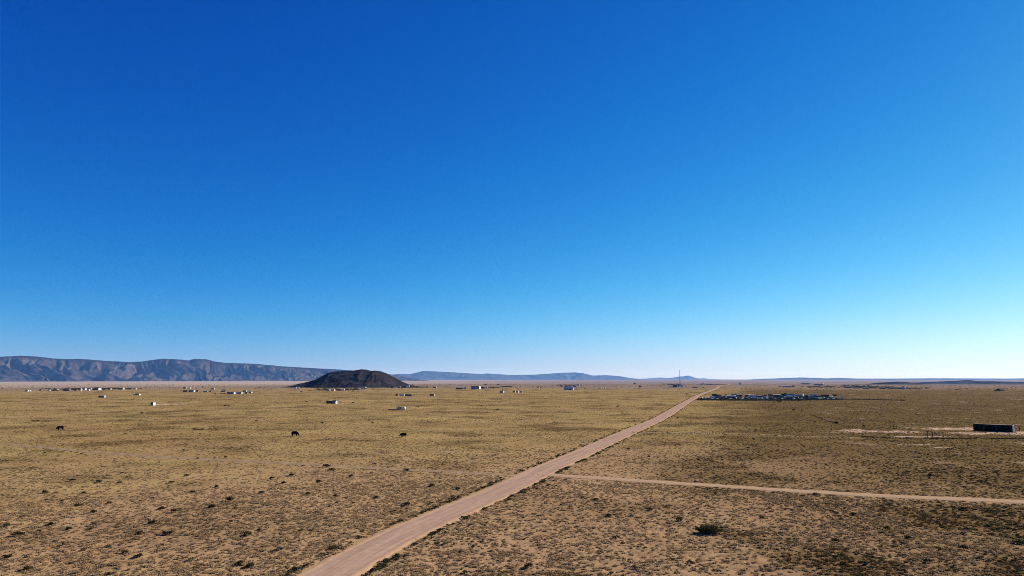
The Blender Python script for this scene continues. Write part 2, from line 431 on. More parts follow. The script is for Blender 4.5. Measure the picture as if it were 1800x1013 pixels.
# ------------------------------------------------------------------ roads and tracks
def strip(name, path, prof, m, step0=2.0, wob=0.0, lift=0.0, narrow=0.0):
    P = [np.array(p) for p in path]
    S = [0.0]
    for a, b in zip(P[:-1], P[1:]): S.append(S[-1] + np.linalg.norm(b - a))
    S = np.array(S); PX = np.array(P)
    s = [0.0]
    while s[-1] < S[-1]:
        x = np.interp(s[-1], S, PX[:, 0]); y = np.interp(s[-1], S, PX[:, 1])
        s.append(s[-1] + max(step0, 0.012 * math.hypot(x, y)))
    s = np.array(s[:-1] + [S[-1]])
    x = np.interp(s, S, PX[:, 0]); y = np.interp(s, S, PX[:, 1])
    tx, ty = np.gradient(x), np.gradient(y); l = np.hypot(tx, ty); nx, ny = ty / l, -tx / l
    U = np.array([p[0] for p in prof]); Zp = np.array([p[1] for p in prof]); E = np.array([p[2] for p in prof])
    k = len(prof)
    W = U[None, :] * (1 - narrow * (1 - sstep(64, 115, y)))[:, None]
    if wob:                                        # ragged outer edges
        for c, sg in ((0, -1), (1, -1), (k - 2, 1), (k - 1, 1)):
            W[:, c] += sg * wob * (fbm(s / 3.0, np.full_like(s, c * 0.001 + sg * 5.0), 15, 3))
    X = x[:, None] + nx[:, None] * W; Y = y[:, None] + ny[:, None] * W
    Z = undul(X, Y) + Zp[None, :] + lift + 0.00018 * np.hypot(X, Y)
    o = grid_obj(name, X, Y, Z, m, dict(across=W, along=s[:, None] * np.ones_like(W), edge=E[None, :] * np.ones_like(W)))
    return tag(o, kind='structure')
road_m = dirt_mat('road_dirt', (0.285, 0.186, 0.130), (0.465, 0.315, 0.230), (0.426, 0.274, 0.167))
track_m = dirt_mat('track_dirt', (0.380, 0.258, 0.163), (0.433, 0.304, 0.198), (0.350, 0.236, 0.137))
faint_m = dirt_mat('faint_track_dirt', (0.334, 0.228, 0.141), (0.380, 0.266, 0.171), (0.319, 0.220, 0.129))
strip('dirt_road', road_path, [(-3.5, -0.12, 1), (-2.95, 0.13, 1), (-2.5, 0.05, 0.6), (-1.9, 0.03, 0), (-1.45, 0.07, 0), (-0.85, 0.04, 0), (0, 0.10, 0.25), (0.85, 0.04, 0), (1.45, 0.07, 0), (1.9, 0.03, 0), (2.5, 0.05, 0.7), (2.95, 0.12, 1), (3.5, -0.12, 1)], road_m, 1.5, 0.45, 0.0, 0.10)
strip('dirt_track', east_track, [(-2.2, -0.08, 1), (-1.7, 0.06, 1), (-0.8, 0.04, 0), (0, 0.07, 0.4), (0.8, 0.04, 0), (1.7, 0.06, 1), (2.2, -0.08, 1)], track_m, 1.2, 0.5)
for sd in (-0.75, 0.75):
    P = np.array(west_track); t = np.gradient(P, axis=0); t /= np.linalg.norm(t, axis=1)[:, None]
    strip('wheel_track', [tuple(p + sd * np.array((q[1], -q[0]))) for p, q in zip(P, t)], [(-0.5, -0.03, 1), (-0.28, 0.035, 0.5), (0, 0.04, 0), (0.28, 0.035, 0.5), (0.5, -0.03, 1)], faint_m, 1.2, 0.2)
strip('dirt_track', yard_track, [(-1.6, -0.1, 1), (-1.0, 0.08, 1), (0, 0.10, 0), (1.0, 0.08, 1), (1.6, -0.1, 1)], faint_m, 1.5, 0.5)

# ------------------------------------------------------------------ mountains and hills
def mountain(name, A, B, W, sky_tab, ds, dt, m, seed, gully=320.0, base_z=-24.0, front=0.55, rough=1.0):
    """eroded range: front toe runs from A to B, crest profile given as skyline pixels"""
    A = np.array(A, float); B = np.array(B, float); Ls = np.linalg.norm(B - A); u = (B - A) / Ls; v = np.array((-u[1], u[0]))
    if v[1] < 0: v = -v
    s = np.arange(0, Ls + ds, ds); t = np.arange(-0.25 * W, W * 1.5, dt)
    Tm, Sm = np.meshgrid(t, s, indexing='ij')
    X = A[0] + u[0] * Sm + v[0] * Tm; Y = A[1] + u[1] * Sm + v[1] * Tm
    cx = A[0] + u[0] * s + v[0] * W * front; cy = A[1] + u[1] * s + v[1] * W * front
    px = 900 + F * cx / cy
    sk = np.interp(px, [p[0] for p in sky_tab], [p[1] for p in sky_tab])
    Hs = (666 - sk) / F * cy + CAMZ - base_z
    H = np.maximum(Hs, 0)[None, :]
    wx = fbm(Sm / (gully * 2.2), Tm / (gully * 2.2), seed, 3) * gully * 1.3 + fbm(Sm / (gully * 5.0), Tm / (gully * 9.0), seed + 9, 2) * gully * 1.6
    g1 = 1 - np.abs(noise((Sm + wx) / gully, Tm / (gully * 3.2), seed + 1)) * 1.5          # big spurs
    g2 = 1 - np.abs(noise((Sm + wx * 0.7) / (gully * 0.42), Tm / (gully * 1.1), seed + 2)) * 1.5
    g3 = 1 - np.abs(noise((Sm + wx * 0.5) / (gully * 0.19), Tm / (gully * 0.42), seed + 3)) * 1.5
    g4 = 1 - np.abs(noise((Sm + wx * 0.4) / (gully * 0.09), Tm / (gully * 0.2), seed + 4)) * 1.5
    q = Tm / (W * front)
    q = q + rough * (0.22 * (g1 - 0.62) + 0.12 * (g2 - 0.62) + 0.05 * (g3 - 0.62)) * (1 - sstep(0.75, 1.05, q)) * sstep(-0.2, 0.15, q)
    prof = np.clip(q, 0, 1)
    prof = 0.30 * prof + 0.70 * prof ** 1.7                 # concave foot, steep head
    prof = prof + 0.09 * sstep(0.80, 0.92, q)               # cliff band under the rim
    prof = prof / 1.09
    back = 1 - 0.35 * sstep(1.0, 2.6, q)
    mid = np.clip(prof * (1 - prof) * 4, 0, 1)
    Z = base_z + H * prof * back + rough * mid * H * (0.12 * (g1 - 0.6) + 0.13 * (g2 - 0.6) + 0.09 * (g3 - 0.6) + 0.035 * (g4 - 0.6))
    Z = Z + H * 0.02 * fbm(Sm / 60, Tm / 60, seed + 5, 3) * sstep(0.1, 0.4, prof) * (1 - sstep(0.9, 1.0, prof) * 0.6)
    Z = np.where(q <= 0.0, base_z - 2.0, Z)
    rim = sstep(0.80, 0.95, prof)
    return tag(grid_obj(name, X, Y, Z, m, dict(rim=rim)), kind='structure')
rock = rock_mat('range_rock', (0.036, 0.031, 0.033), (0.078, 0.066, 0.066), 0.012, 14.0)
rock_far = rock_mat('far_rock', (0.038, 0.032, 0.030), (0.076, 0.065, 0.057), 0.004, 25.0)
mountain('mountain_range', (-10500, 7000), (-1700, 14600), 1500, [(-400, 632), (-200, 634), (-60, 631), (0, 628), (40, 626), (70, 627.5), (100, 631), (125, 632), (145, 631.5), (190, 635), (230, 637), (255, 636), (270, 633.5), (288, 631.2), (320, 632.5), (336, 634.5), (341, 633), (346, 631.5), (368, 632.5), (380, 636), (400, 638.5), (450, 640), (500, 644.5), (560, 648), (600, 650), (640, 653), (680, 657), (700, 660), (730, 666), (760, 672)], 11, 11, rock, 11, 430)
mountain('far_mountain_range', (-9500, 23000), (5800, 27500), 2600, [(500, 662), (640, 660), (690, 659), (705, 657.5), (722, 658), (735, 655.2), (745, 652.6), (760, 653), (800, 655), (830, 657), (850, 658), (856, 656.8), (900, 659.5), (940, 659), (960, 657.5), (990, 655.6), (1010, 655), (1025, 656.5), (1042, 660.5), (1065, 659.8), (1088, 661.5), (1105, 664.5), (1135, 668), (1200, 672)], 60, 50, rock_far, 23, 900)
mountain('peak_hills', (5000, 33500), (11200, 33500), 2200, [(1080, 668), (1130, 666.3), (1150, 664.5), (1159, 663.8), (1170, 665), (1180, 665), (1190, 663), (1196, 661.8), (1201, 662.3), (1208, 660.4), (1214, 662.8), (1222, 665), (1232, 666.2), (1236, 665.2), (1242, 666.5), (1290, 668)], 50, 60, rock_far, 29, 800)
mountain('mesa_hills', (8500, 24000), (20500, 24000), 2400, [(1310, 670), (1350, 667), (1380, 664.8), (1405, 663.8), (1430, 664.5), (1455, 665.6), (1475, 664.6), (1500, 665.6), (1560, 665.7), (1640, 665.2), (1760, 665.6), (1850, 665.0), (2000, 667)], 70, 60, rock_far, 37, 900)
mountain('low_hills', (2900, 5000), (4300, 4900), 420, [(1605, 676), (1625, 673), (1640, 671.5), (1652, 671.8), (1668, 670.2), (1680, 669.6), (1697, 668.4), (1712, 670), (1740, 670.4), (1790, 671.5), (1850, 671), (1920, 676)], 10, 10, rock_far, 43, 110, -22.0)
mountain('low_hills', (1890, 3640), (2230, 3640), 240, [(1548, 677), (1560, 674.5), (1568, 672.6), (1577, 671.0), (1584, 671.3), (1592, 672.8), (1602, 675), (1612, 677)], 6, 7, rock_far, 47, 60, -12.5)

# volcanic hill in the middle distance
def cone_hill():
    prof = [(498, 681.5), (508, 680.3), (518, 678.8), (530, 676.2), (545, 673), (556, 670.3), (562, 668.8), (573, 663), (583, 657.5), (592, 654.5), (604, 654), (620, 653.2), (630, 652.6), (637, 651.2), (643, 650.6), (651, 652.8), (658, 654.4), (664, 652.6), (669, 654.2), (678, 657.5), (690, 664), (700, 669), (712, 674.5), (722, 677.5), (736, 679.6), (750, 681.5)]
    base = G(628, 682.2); yb = base[1] + 150
    k = yb / F
    x0 = (498 - 900) * k; x1 = (750 - 900) * k
    xs = np.arange(x0 - 10, x1 + 10, 2.0); ys = np.arange(-165, 165, 2.5)
    Yl, Xl = np.meshgrid(ys, xs, indexing='ij')
    px = Xl / k + 900
    hz = np.interp(px, [p[0] for p in prof], [p[1] for p in prof])
    gb = float(undul((x0 + x1) / 2, yb))
    top = np.maximum((682.0 - hz) * k, 0)
    half = 30 + 105 * np.sqrt(np.clip(top / 38.0, 0, 1.2))
    wv = fbm(Xl / 60, Yl / 60, 5, 3)
    d = np.abs(Yl + 12 * wv) / half
    sh = np.clip(1 - d, 0, 1); sh = np.where(sh > 0, sh ** 0.9, 0)
    sh = np.minimum(sh * 1.25, 1.0)
    gl = 1 - np.abs(noise((Xl + 10 * wv) / 22, Yl / 60, 8)) * 1.5
    gl2 = 1 - np.abs(noise((Xl + 6 * wv) / 9, Yl / 26, 9)) * 1.5
    mid = np.clip(sh * (1 - sh) * 4, 0, 1)
    Z = gb - 1.0 + top * sh + mid * top * (0.05 * (gl - 0.6) + 0.03 * (gl2 - 0.6))
    Z += 0.7 * fbm(Xl / 6, Yl / 6, 14, 3) * sstep(2, 10, top * sh)
    m = rock_mat('basalt', (0.016, 0.014, 0.016), (0.039, 0.034, 0.036), 0.06, 0.7)
    o = grid_obj('volcanic_hill', Xl, Yl + yb, Z, m, dict(rim=sstep(0.9, 1.0, sh) * 0.4))
    return tag(o, kind='structure')
cone_hill()

# ------------------------------------------------------------------ plants
straw = leaf_mat('dry_grass_leaf', [(0.274, 0.190, 0.076), (0.380, 0.274, 0.129), (0.319, 0.243, 0.091), (0.426, 0.312, 0.160), (0.243, 0.198, 0.068)], 0.32, land=True)
brushm = leaf_mat('brush_leaf', [(0.034, 0.034, 0.017), (0.053, 0.055, 0.023), (0.068, 0.061, 0.030), (0.042, 0.046, 0.021)], 0.2)
shrubm = leaf_mat('shrub_leaf', [(0.030, 0.028, 0.013), (0.045, 0.042, 0.018), (0.036, 0.031, 0.016)], 0.2)
bigm = leaf_mat('big_shrub_leaf', [(0.052, 0.052, 0.020), (0.072, 0.070, 0.026)], 0.3)
treem = leaf_mat('tree_leaf', [(0.017, 0.021, 0.012), (0.027, 0.032, 0.017)], 0.15)
twig = mat('twig', (0.12, 0.085, 0.06), 0.9)

def tuft_mesh(name, seed, n=26, rad=0.2, h=0.3, w=0.07, lean=0.5):
    rr = random.Random(seed); V = []; Fc = []
    for i in range(n):
        a = rr.uniform(0, 6.283); q = math.sqrt(rr.random()) * rad
        x, y = q * math.cos(a), q * math.sin(a)
        hh = h * rr.uniform(0.5, 1.0) * (1 - 0.4 * q / rad)
        b = a + rr.uniform(-0.8, 0.8); l = hh * lean * rr.uniform(0.3, 1.3)
        c = rr.uniform(0, 6.283); ww = w * rr.uniform(0.6, 1.2)
        dx, dy = math.cos(c) * ww, math.sin(c) * ww
        k = len(V)
        V += [(x - dx, y - dy, -0.05), (x + dx, y + dy, -0.05), (x + dx * .7 + math.cos(b) * l * .45, y + dy * .7 + math.sin(b) * l * .45, hh * .65),
              (x - dx * .7 + math.cos(b) * l * .45, y - dy * .7 + math.sin(b) * l * .45, hh * .65), (x + math.cos(b) * l, y + math.sin(b) * l, hh)]
        Fc += [(k, k + 1, k + 2, k + 3), (k + 3, k + 2, k + 4)]
    me = bpy.data.meshes.new(name); me.from_pydata(V, [], Fc); me.update(); return me
def dome_mesh(name, seed, n=90, rad=0.5, h=0.45, leaf=0.09, lumps=5, open_=0.25):
    """low shrub: leaf faces spread through several lobes"""
    rr = random.Random(seed); V = []; Fc = []
    L = [(rr.uniform(-.55, .55) * rad, rr.uniform(-.55, .55) * rad, rr.uniform(.35, .7) * h, rr.uniform(.35, .6) * rad) for _ in range(lumps)]
    L[0] = (0, 0, h * 0.5, rad * 0.7)
    for i in range(n):
        lx, ly, lz, lr = L[rr.randrange(lumps)]
        a = rr.uniform(0, 6.283); z = rr.uniform(-0.5, 1); q = math.sqrt(max(0, 1 - z * z)); s = lr * rr.uniform(0.55, 1.05)
        p = np.array((lx + s * q * math.cos(a), ly + s * q * math.sin(a), max(0.02, lz + s * z * h / rad * 0.8)))
        u = np.array((rr.gauss(0, 1), rr.gauss(0, 1), rr.gauss(0, 0.7))); u /= np.linalg.norm(u)
        w = np.cross(u, (rr.gauss(0, 1), rr.gauss(0, 1), rr.gauss(0, 1))); w /= np.linalg.norm(w)
        e = leaf * rr.uniform(0.6, 1.5); k = len(V)
        V += [tuple(p - u * e), tuple(p + w * e * .55), tuple(p + u * e), tuple(p - w * e * .55)]
        Fc.append((k, k + 1, k + 2, k + 3))
    me = bpy.data.meshes.new(name); me.from_pydata(V, [], Fc); me.update(); return me

def scatter(name, pts, scl, meshes, label, cat, dark=None):
    """one mass of plants: a point for each plant, instanced by geometry nodes"""
    n = len(pts)
    me = bpy.data.meshes.new(name); me.vertices.add(n); me.vertices.foreach_set('co', np.asarray(pts, np.float32).ravel())
    def at(k, t, v, f='value'):
        a = me.attributes.new(k, t, 'POINT'); a.data.foreach_set(f, np.asarray(v).ravel())
    at('turn', 'FLOAT', rng.uniform(0, 6.283, n).astype(np.float32))
    at('size', 'FLOAT_VECTOR', np.asarray(scl, np.float32), 'vector')
    at('pick', 'INT', rng.integers(0, len(meshes), n).astype(np.int32))
    if dark is not None: at('dark', 'FLOAT', dark[0].astype(np.float32)); at('tan', 'FLOAT', dark[1].astype(np.float32))
    o = bpy.data.objects.new(name, me); COL.objects.link(o)
    c = bpy.data.collections.new(name + '_kinds')
    for k, q in enumerate(meshes):
        c.objects.link(bpy.data.objects.new('%s_kind_%d' % (name, k), q))
    ng = bpy.data.node_groups.new(name + '_spread', 'GeometryNodeTree')
    ng.interface.new_socket('Geometry', in_out='INPUT', socket_type='NodeSocketGeometry')
    ng.interface.new_socket('Geometry', in_out='OUTPUT', socket_type='NodeSocketGeometry')
    gi = ng.nodes.new('NodeGroupInput'); go = ng.nodes.new('NodeGroupOutput'); ip = ng.nodes.new('GeometryNodeInstanceOnPoints')
    ci = ng.nodes.new('GeometryNodeCollectionInfo'); ci.inputs[0].default_value = c; ci.inputs['Separate Children'].default_value = True; ci.inputs['Reset Children'].default_value = True
    def na(k, t):
        a = ng.nodes.new('GeometryNodeInputNamedAttribute'); a.data_type = t; a.inputs[0].default_value = k; return a.outputs['Attribute']
    cx = ng.nodes.new('ShaderNodeCombineXYZ'); ng.links.new(na('turn', 'FLOAT'), cx.inputs[2])
    ng.links.new(gi.outputs[0], ip.inputs['Points']); ng.links.new(ci.outputs[0], ip.inputs['Instance']); ip.inputs['Pick Instance'].default_value = True
    ng.links.new(na('pick', 'INT'), ip.inputs['Instance Index']); ng.links.new(cx.outputs[0], ip.inputs['Rotation']); ng.links.new(na('size', 'FLOAT_VECTOR'), ip.inputs['Scale'])
    ng.links.new(ip.outputs[0], go.inputs[0])
    md = o.modifiers.new('spread', 'NODES'); md.node_group = ng
    return tag(o, label, cat, kind='stuff')

ROADS = [(road_path, 3.35), (east_track, 1.9), (west_track, 1.3), (yard_track, 1.2)]
def clear_of_roads(x, y):
    ok = np.ones(x.shape, bool)
    for p, w in ROADS: ok &= dist_path(x, y, p) > w * (1 + 0.25 * fbm(x / 3, y / 3, 71, 2))
    return ok
def zs(x, y):
    r = np.hypot(x, y); c = np.where(r < 110, 0.3, np.maximum(0.3, r * r / (2 * CAMZ * 694)))
    d = np.minimum.reduce([dist_path(x, y, road_path) - 2.6, dist_path(x, y, east_track), dist_path(x, y, yard_track), dist_path(x, y, west_track) + 0.4])
    return undul(x, y) + micro(x, y, c) * sstep(1.6, 4.0, d) * (1 - 0.7 * bare_map(x, y))
def sector(n, r0, r1, power):
    """points in the sector in front, density falling as r**-power"""
    u = rng.uniform(0, 1, n); e = 2 - power
    r = (r0 ** e + u * (r1 ** e - r0 ** e)) ** (1 / e) if abs(e) > 1e-6 else r0 * (r1 / r0) ** u
    a = np.radians(rng.uniform(-44, 44, n))
    return r * np.sin(a), r * np.cos(a)
def cover(x, y, lo, hi, wl, sd): return sstep(lo, hi, fbm(x / wl, y / wl, sd, 3))

tufts = [tuft_mesh('grass_tuft_shape', 100 + i, 24 + 3 * i, 0.20 + 0.03 * i, 0.26 + 0.03 * i) for i in range(5)]
for q in tufts: q.materials.append(straw)
brush = [dome_mesh('brush_shape', 200 + i, 70, 0.42, 0.34, 0.085) for i in range(5)]
for q in brush: q.materials.append(brushm)

xa, ya = sector(95000, 52, 135, 0.35); xb, yb = sector(270000, 135, 1300, 1.75)
x = np.concatenate([xa, xb]); y = np.concatenate([ya, yb])
den = (0.40 + 0.60 * cover(x, y, -0.4, 0.5, 4.0, 81)) * (0.45 + 0.55 * cover(x, y, -0.5, 0.4, 38.0, 83)) * (1 - 0.5 * bare_map(x, y))
k = (rng.uniform(0, 1, len(x)) < den) & clear_of_roads(x, y); x, y = x[k], y[k]
r = np.hypot(x, y); sc = rng.uniform(0.30, 0.80, len(x)) * (1 + 0.35 * sstep(200, 700, r))
scatter('grass_tufts', np.stack([x, y, zs(x, y)], 1), np.stack([sc * rng.uniform(.9, 1.3, len(x)), sc * rng.uniform(.9, 1.3, len(x)), sc * rng.uniform(.6, 1.1, len(x))], 1), tufts, 'dry straw coloured grass tufts covering the plain', 'grass', (np.clip(0.98 * dark_cover(x, y) + rng.normal(0, .15, len(x)), 0, 1), np.clip(0.9 - sstep(115, 260, r + 50 * fbm(x / 60, y / 60, 21, 3)) + rng.normal(0, .15, len(x)), 0, 0.92)))

xa, ya = sector(22000, 52, 135, 0.3); xb, yb = sector(90000, 135, 1500, 1.55)
x = np.concatenate([xa, xb]); y = np.concatenate([ya, yb])
side = sstep(0, 40, x - 0.33 * y)
den = np.clip((0.10 + 0.90 * cover(x, y, 0.05, 0.75, 6.0, 85)) * (0.25 + 0.75 * cover(x, y, -0.2, 0.5, 50.0, 87)) * (0.16 + 1.0 * side) + 0.35 * side * sstep(0.0, 0.6, fbm(x / 26, y / 26, 111, 5, 0.6)), 0, 1) * (1 - 0.9 * bare_map(x, y))
k = (rng.uniform(0, 1, len(x)) < den) & clear_of_roads(x, y); x, y = x[k], y[k]
sc = rng.uniform(0.3, 1.2, len(x)) * rng.uniform(0.6, 1.0, len(x))
scatter('low_brush', np.stack([x, y, zs(x, y)], 1), np.stack([sc * rng.uniform(.9, 1.4, len(x)), sc, sc * rng.uniform(.6, 1.0, len(x))], 1), brush, 'small dark brush plants dotted between the grass tufts', 'brush')

def along(path, step, offs, r1):
    P = np.array(path); S = np.concatenate([[0], np.cumsum(np.hypot(*np.diff(P, axis=0).T))])
    s = np.arange(0, S[-1], step) + rng.uniform(-step, step, int(math.ceil(S[-1] / step)))
    x = np.interp(s, S, P[:, 0]); y = np.interp(s, S, P[:, 1])
    tx = np.interp(s + 1, S, P[:, 0]) - x; ty = np.interp(s + 1, S, P[:, 1]) - y; l = np.hypot(tx, ty) + 1e-6
    o = offs(len(s))
    x, y = x + ty / l * o, y - tx / l * o
    k = (np.hypot(x, y) < r1) & (y > 30); return x[k], y[k]
both = lambda n: rng.choice([-1, 1], n) * (3.55 + rng.gamma(1.2, 0.34, n))
x1, y1 = along(road_path, 0.2, both, 1100)
x0_, y0_ = along(road_path, 0.3, lambda n: rng.choice([-1, 1], n) * (3.2 + rng.gamma(1.2, 0.3, n)), 72)
x1 = np.concatenate([x1, x0_]); y1 = np.concatenate([y1, y0_])
k = (dist_path(x1, y1, east_track) > 2.4) & (dist_path(x1, y1, yard_track) > 2.0) & (dist_path(x1, y1, west_track) > 2.2) & (rng.uniform(0, 1, len(x1)) < (0.2 + 0.8 * cover(x1, y1, -0.3, 0.25, 5, 91)) * (1 - 0.72 * sstep(110, 330, np.hypot(x1, y1))))
x1, y1 = x1[k], y1[k]
x2, y2 = along(yard_track, 0.5, lambda n: 1.2 + rng.gamma(1.2, 0.4, n), 600)
x3, y3 = along(gate_track, 0.7, lambda n: rng.normal(0, 0.35, n), 600)
x4, y4 = along(path_px([(1500, 767), (1545, 770), (1600, 771), (1660, 771.5), (1730, 772), (1820, 771)]), 0.14, lambda n: rng.normal(0, 0.45, n), 600)
k4 = rng.uniform(0, 1, len(x4)) < 0.12 + 0.88 * cover(x4, y4, -0.25, 0.35, 4.5, 93); x4, y4 = x4[k4], y4[k4]
x5, y5 = along(path_px([(1225, 704), (1300, 704.5), (1400, 704.5), (1480, 702.5), (1530, 703), (1592, 704.5)]), 0.25, lambda n: rng.normal(0, 1.3, n), 900)
x6, y6 = along(path_px([(1226, 703.2), (1300, 703.4), (1400, 703.2), (1482, 702.2)]), 0.12, lambda n: rng.normal(0, 2.2, n), 900)
x = np.concatenate([x1, x2, x3, x4, x5, x6]); y = np.concatenate([y1, y2, y3, y4, y5, y6])
sc = rng.uniform(0.45, 1.05, len(x)) * np.concatenate([np.ones(len(x1)), np.full(len(x2), .9), np.full(len(x3), 0.75), np.full(len(x4), 1.1), np.full(len(x5), 2.4), np.full(len(x6), 2.6)])
scatter('roadside_brush', np.stack([x, y, zs(x, y)], 1), np.stack([sc * rng.uniform(.9, 1.4, len(x)), sc, sc * rng.uniform(.7, 1.1, len(x))], 1), brush, 'dark weeds growing along the edges of roads and yards', 'brush')

# far dark scrub on the plain beyond the settlement
def blob(px, py, n, wx, wy):
    c = G(px, py); return c[0] + rng.normal(0, wx, n), c[1] + rng.normal(0, wy, n)
B = [blob(*b) for b in [(1185, 677, 60, 14, 30), (1174, 675.5, 50, 14, 60), (1215, 675.5, 60, 40, 60), (1250, 676.5, 60, 22, 60), (1297, 675.5, 70, 14, 50), (1340, 675, 40, 8, 50), (1480, 681, 90, 40, 60), (1520, 680, 130, 40, 70), (1550, 682, 120, 30, 40), (1600, 675.5, 90, 18, 50), (1580, 683.5, 70, 16, 20), (1625, 676, 50, 20, 50), (1000, 677.5, 80, 22, 60), (890, 680.5, 30, 6, 30), (860, 682, 40, 14, 20), (145, 684.5, 60, 24, 30), (195, 684, 50, 20, 30), (120, 686.5, 30, 14, 20), (600, 685.5, 60, 26, 30), (720, 681.5, 50, 18, 30), (1420, 675, 70, 24, 60)]]
x = np.concatenate([b[0] for b in B]); y = np.concatenate([b[1] for b in B])
xr, yr = sector(5000, 1300, 5200, 1.2); x = np.concatenate([x, xr]); y = np.concatenate([y, yr])
sc = rng.uniform(1.6, 4.2, len(x)) * np.where(np.arange(len(x)) < len(x) - 5000, 2.0, 1.0)
scatter('far_scrub', np.stack([x, y, undul(x, y)], 1), np.stack([sc * 1.3, sc * 1.3, sc * .75], 1), brush, 'dark distant scrub dotting the far plain', 'scrub')

# single shrubs one can pick out
SHR = [dome_mesh('shrub_shape', 300 + i, 220, 0.62, 0.5, 0.085, 7) for i in range(6)]
for q in SHR: q.materials.append(shrubm)
def shrub(px, py, size, label, group, hs=1.0):
    p = G(px, py); o = bpy.data.objects.new('desert_shrub', random.choice(SHR)); COL.objects.link(o)
    o.location = (p[0], p[1], float(zs(np.array([p[0]]), np.array([p[1]]))[0]) - 0.02); o.rotation_euler = (0, 0, R(0, 6.28)); o.scale = (size * R(.9, 1.25), size, size * hs * R(.75, 1.05))
    return tag(o, label, 'shrub', group)
LEFT = [(92, 923), (193, 885), (303, 849), (283, 895), (305, 902), (245, 939), (293, 940), (267, 920), (32, 942), (10, 925), (80, 867), (147, 868), (127, 846), (175, 848), (163, 902), (122, 932), (138, 889), (327, 837), (397, 805), (347, 807), (478, 841), (513, 837), (460, 867), (380, 857), (373, 893), (540, 870), (590, 875), (245, 980), (218, 972), (47, 1002), (13, 982), (418, 995), (440, 998), (433, 942), (657, 816), (663, 876), (618, 839), (713, 828), (760, 855), (803, 860), (713, 888), (500, 850), (560, 848), (210, 850), (340, 865), (405, 880)]
def left_label(a, b):
    if b > 960: return 'small dark shrub clump along the bottom edge left of the road', 'shrub clumps along the bottom edge'
    if a < 180: return ('small dark shrub clump on the sand at the left edge' if a < 95 else 'small dark shrub clump on the sand between left edge and shrub pair'), 'shrub clumps by the left edge'
    if b < 842: return 'small dark shrub clump close to the faint wheel tracks', 'shrub clumps by the wheel tracks'
    if a > 600: return 'small dark shrub clump on the sand near the left road edge', 'shrub clumps near the left road edge'
    if a > 370: return 'small dark shrub clump on the middle of the left sandy ground', 'shrub clumps on the middle left sand'
    return 'small dark shrub clump among others on the open left foreground sand', 'shrub clumps on the left foreground sand'
for a, b in LEFT: shrub(a, b, R(0.75, 1.25), *left_label(a, b))
RIGHT = [(1070, 908), (930, 998), (1141, 898), (1193, 916), (1466, 951), (1594, 947), (1693, 898), (1790, 956), (1693, 966), (1637, 836), (1596, 830), (1434, 871), (1316, 788), (1105, 790), (1140, 804), (1045, 880), (1500, 905), (1560, 930)]
for a, b in RIGHT:
    l = 'above the right side track' if b < 860 else ('between the road and the large olive bush' if a < 1220 else 'right of the large olive bush')
    shrub(a, b, R(0.7, 1.15), 'small dark shrub clump on the brown ground ' + l, 'shrub clumps ' + l)
shrub(572, 822, 1.6, 'dark shrub beside the faint wheel tracks, larger than its neighbours', None)
shrub(583, 827, 1.3, 'smaller shrub just below the dark shrub beside the wheel tracks', None)
for dx in (-8, -4, 0, 4, 8): shrub(349 + dx, 756, 1.3, 'green shrub in a short low row left of the grazing cow', 'short row of green shrubs')
for a, b, s_ in [(539, 707.5, 2.6), (621, 709.5, 2.6), (530, 689.5, 4.2), (395, 714.5, 2.6), (402, 714.5, 2.0), (846, 715, 2.2), (874, 721, 2.2), (1085, 716, 2.2), (649, 740, 1.7), (655, 744, 1.7), (566, 744, 1.7), (59, 741, 1.7), (66, 741, 1.7), (220, 763, 1.5), (249, 727, 2.2), (450, 741, 1.6)]:
    w_ = ('near the three cows' if b > 735 and a > 400 else 'between the far left cow and the left edge' if b > 735 else 'around the gabled white cabin' if 500 < a < 640 and b > 700 else 'between the white cube shed and the cabin' if a < 420 else 'between the wooden pen and the road' if a > 800 else 'at the left foot of the hill')
    shrub(a, b, s_ * 0.8, 'lone dark bush on the olive grassland ' + w_, 'lone bushes ' + w_)
for a, b, s_ in [(1370, 707.5, 4.0), (1433, 742, 1.6), (1469, 745.5, 2.4), (1518, 751, 2.2), (1396, 722, 2.5), (1410, 722.5, 2.0), (1328, 757, 1.6), (1192, 736, 1.6)]:
    shrub(a, b, s_ * 0.8, 'dark bush between the junk row and the side track', 'bushes below the junk row')

# the large green bush in the right foreground
bp_ = G(1246, 937.5)
big = empty('large_shrub', (bp_[0], bp_[1], gz(bp_[0], bp_[1]) - 0.03), 0, 'large olive green bush standing alone in the right foreground', 'shrub')
V = []; Fc = []; rr = random.Random(5); st = MB()
for i in range(120):                      # upright sprays of narrow leaves
    a = rr.uniform(0, 6.283); q = math.sqrt(rr.random()); bx, by = 1.15 * q * math.cos(a), 0.7 * q * math.sin(a)
    top = 1.25 * (1 - 0.55 * q * q) * rr.uniform(0.7, 1.1); tx, ty = bx * 1.35 + rr.uniform(-.15, .15), by * 1.35 + rr.uniform(-.15, .15)
    if i < 40: st.tube((bx * .5, by * .5, 0), (tx, ty, top * .8), 0.02, 0.008, 4)
    for j in range(26):
        t = rr.uniform(0.1, 1); p = np.array((bx * .5 + (tx - bx * .5) * t + rr.gauss(0, .06), by * .5 + (ty - by * .5) * t + rr.gauss(0, .06), top * t))
        u = np.array((rr.gauss(0, .5), rr.gauss(0, .5), rr.uniform(.3, 1.2))); u /= np.linalg.norm(u); w = np.cross(u, (rr.gauss(0, 1), rr.gauss(0, 1), rr.gauss(0, 1))); w /= np.linalg.norm(w)
        e = rr.uniform(.06, .12); k = len(V); V += [tuple(p - u * e), tuple(p + w * e * .35), tuple(p + u * e), tuple(p - w * e * .35)]; Fc.append((k, k + 1, k + 2, k + 3))
big.scale = (1.38, 1.3, 0.92); link_mesh('foliage', V, Fc, bigm, big); st.build('stem', twig, big)

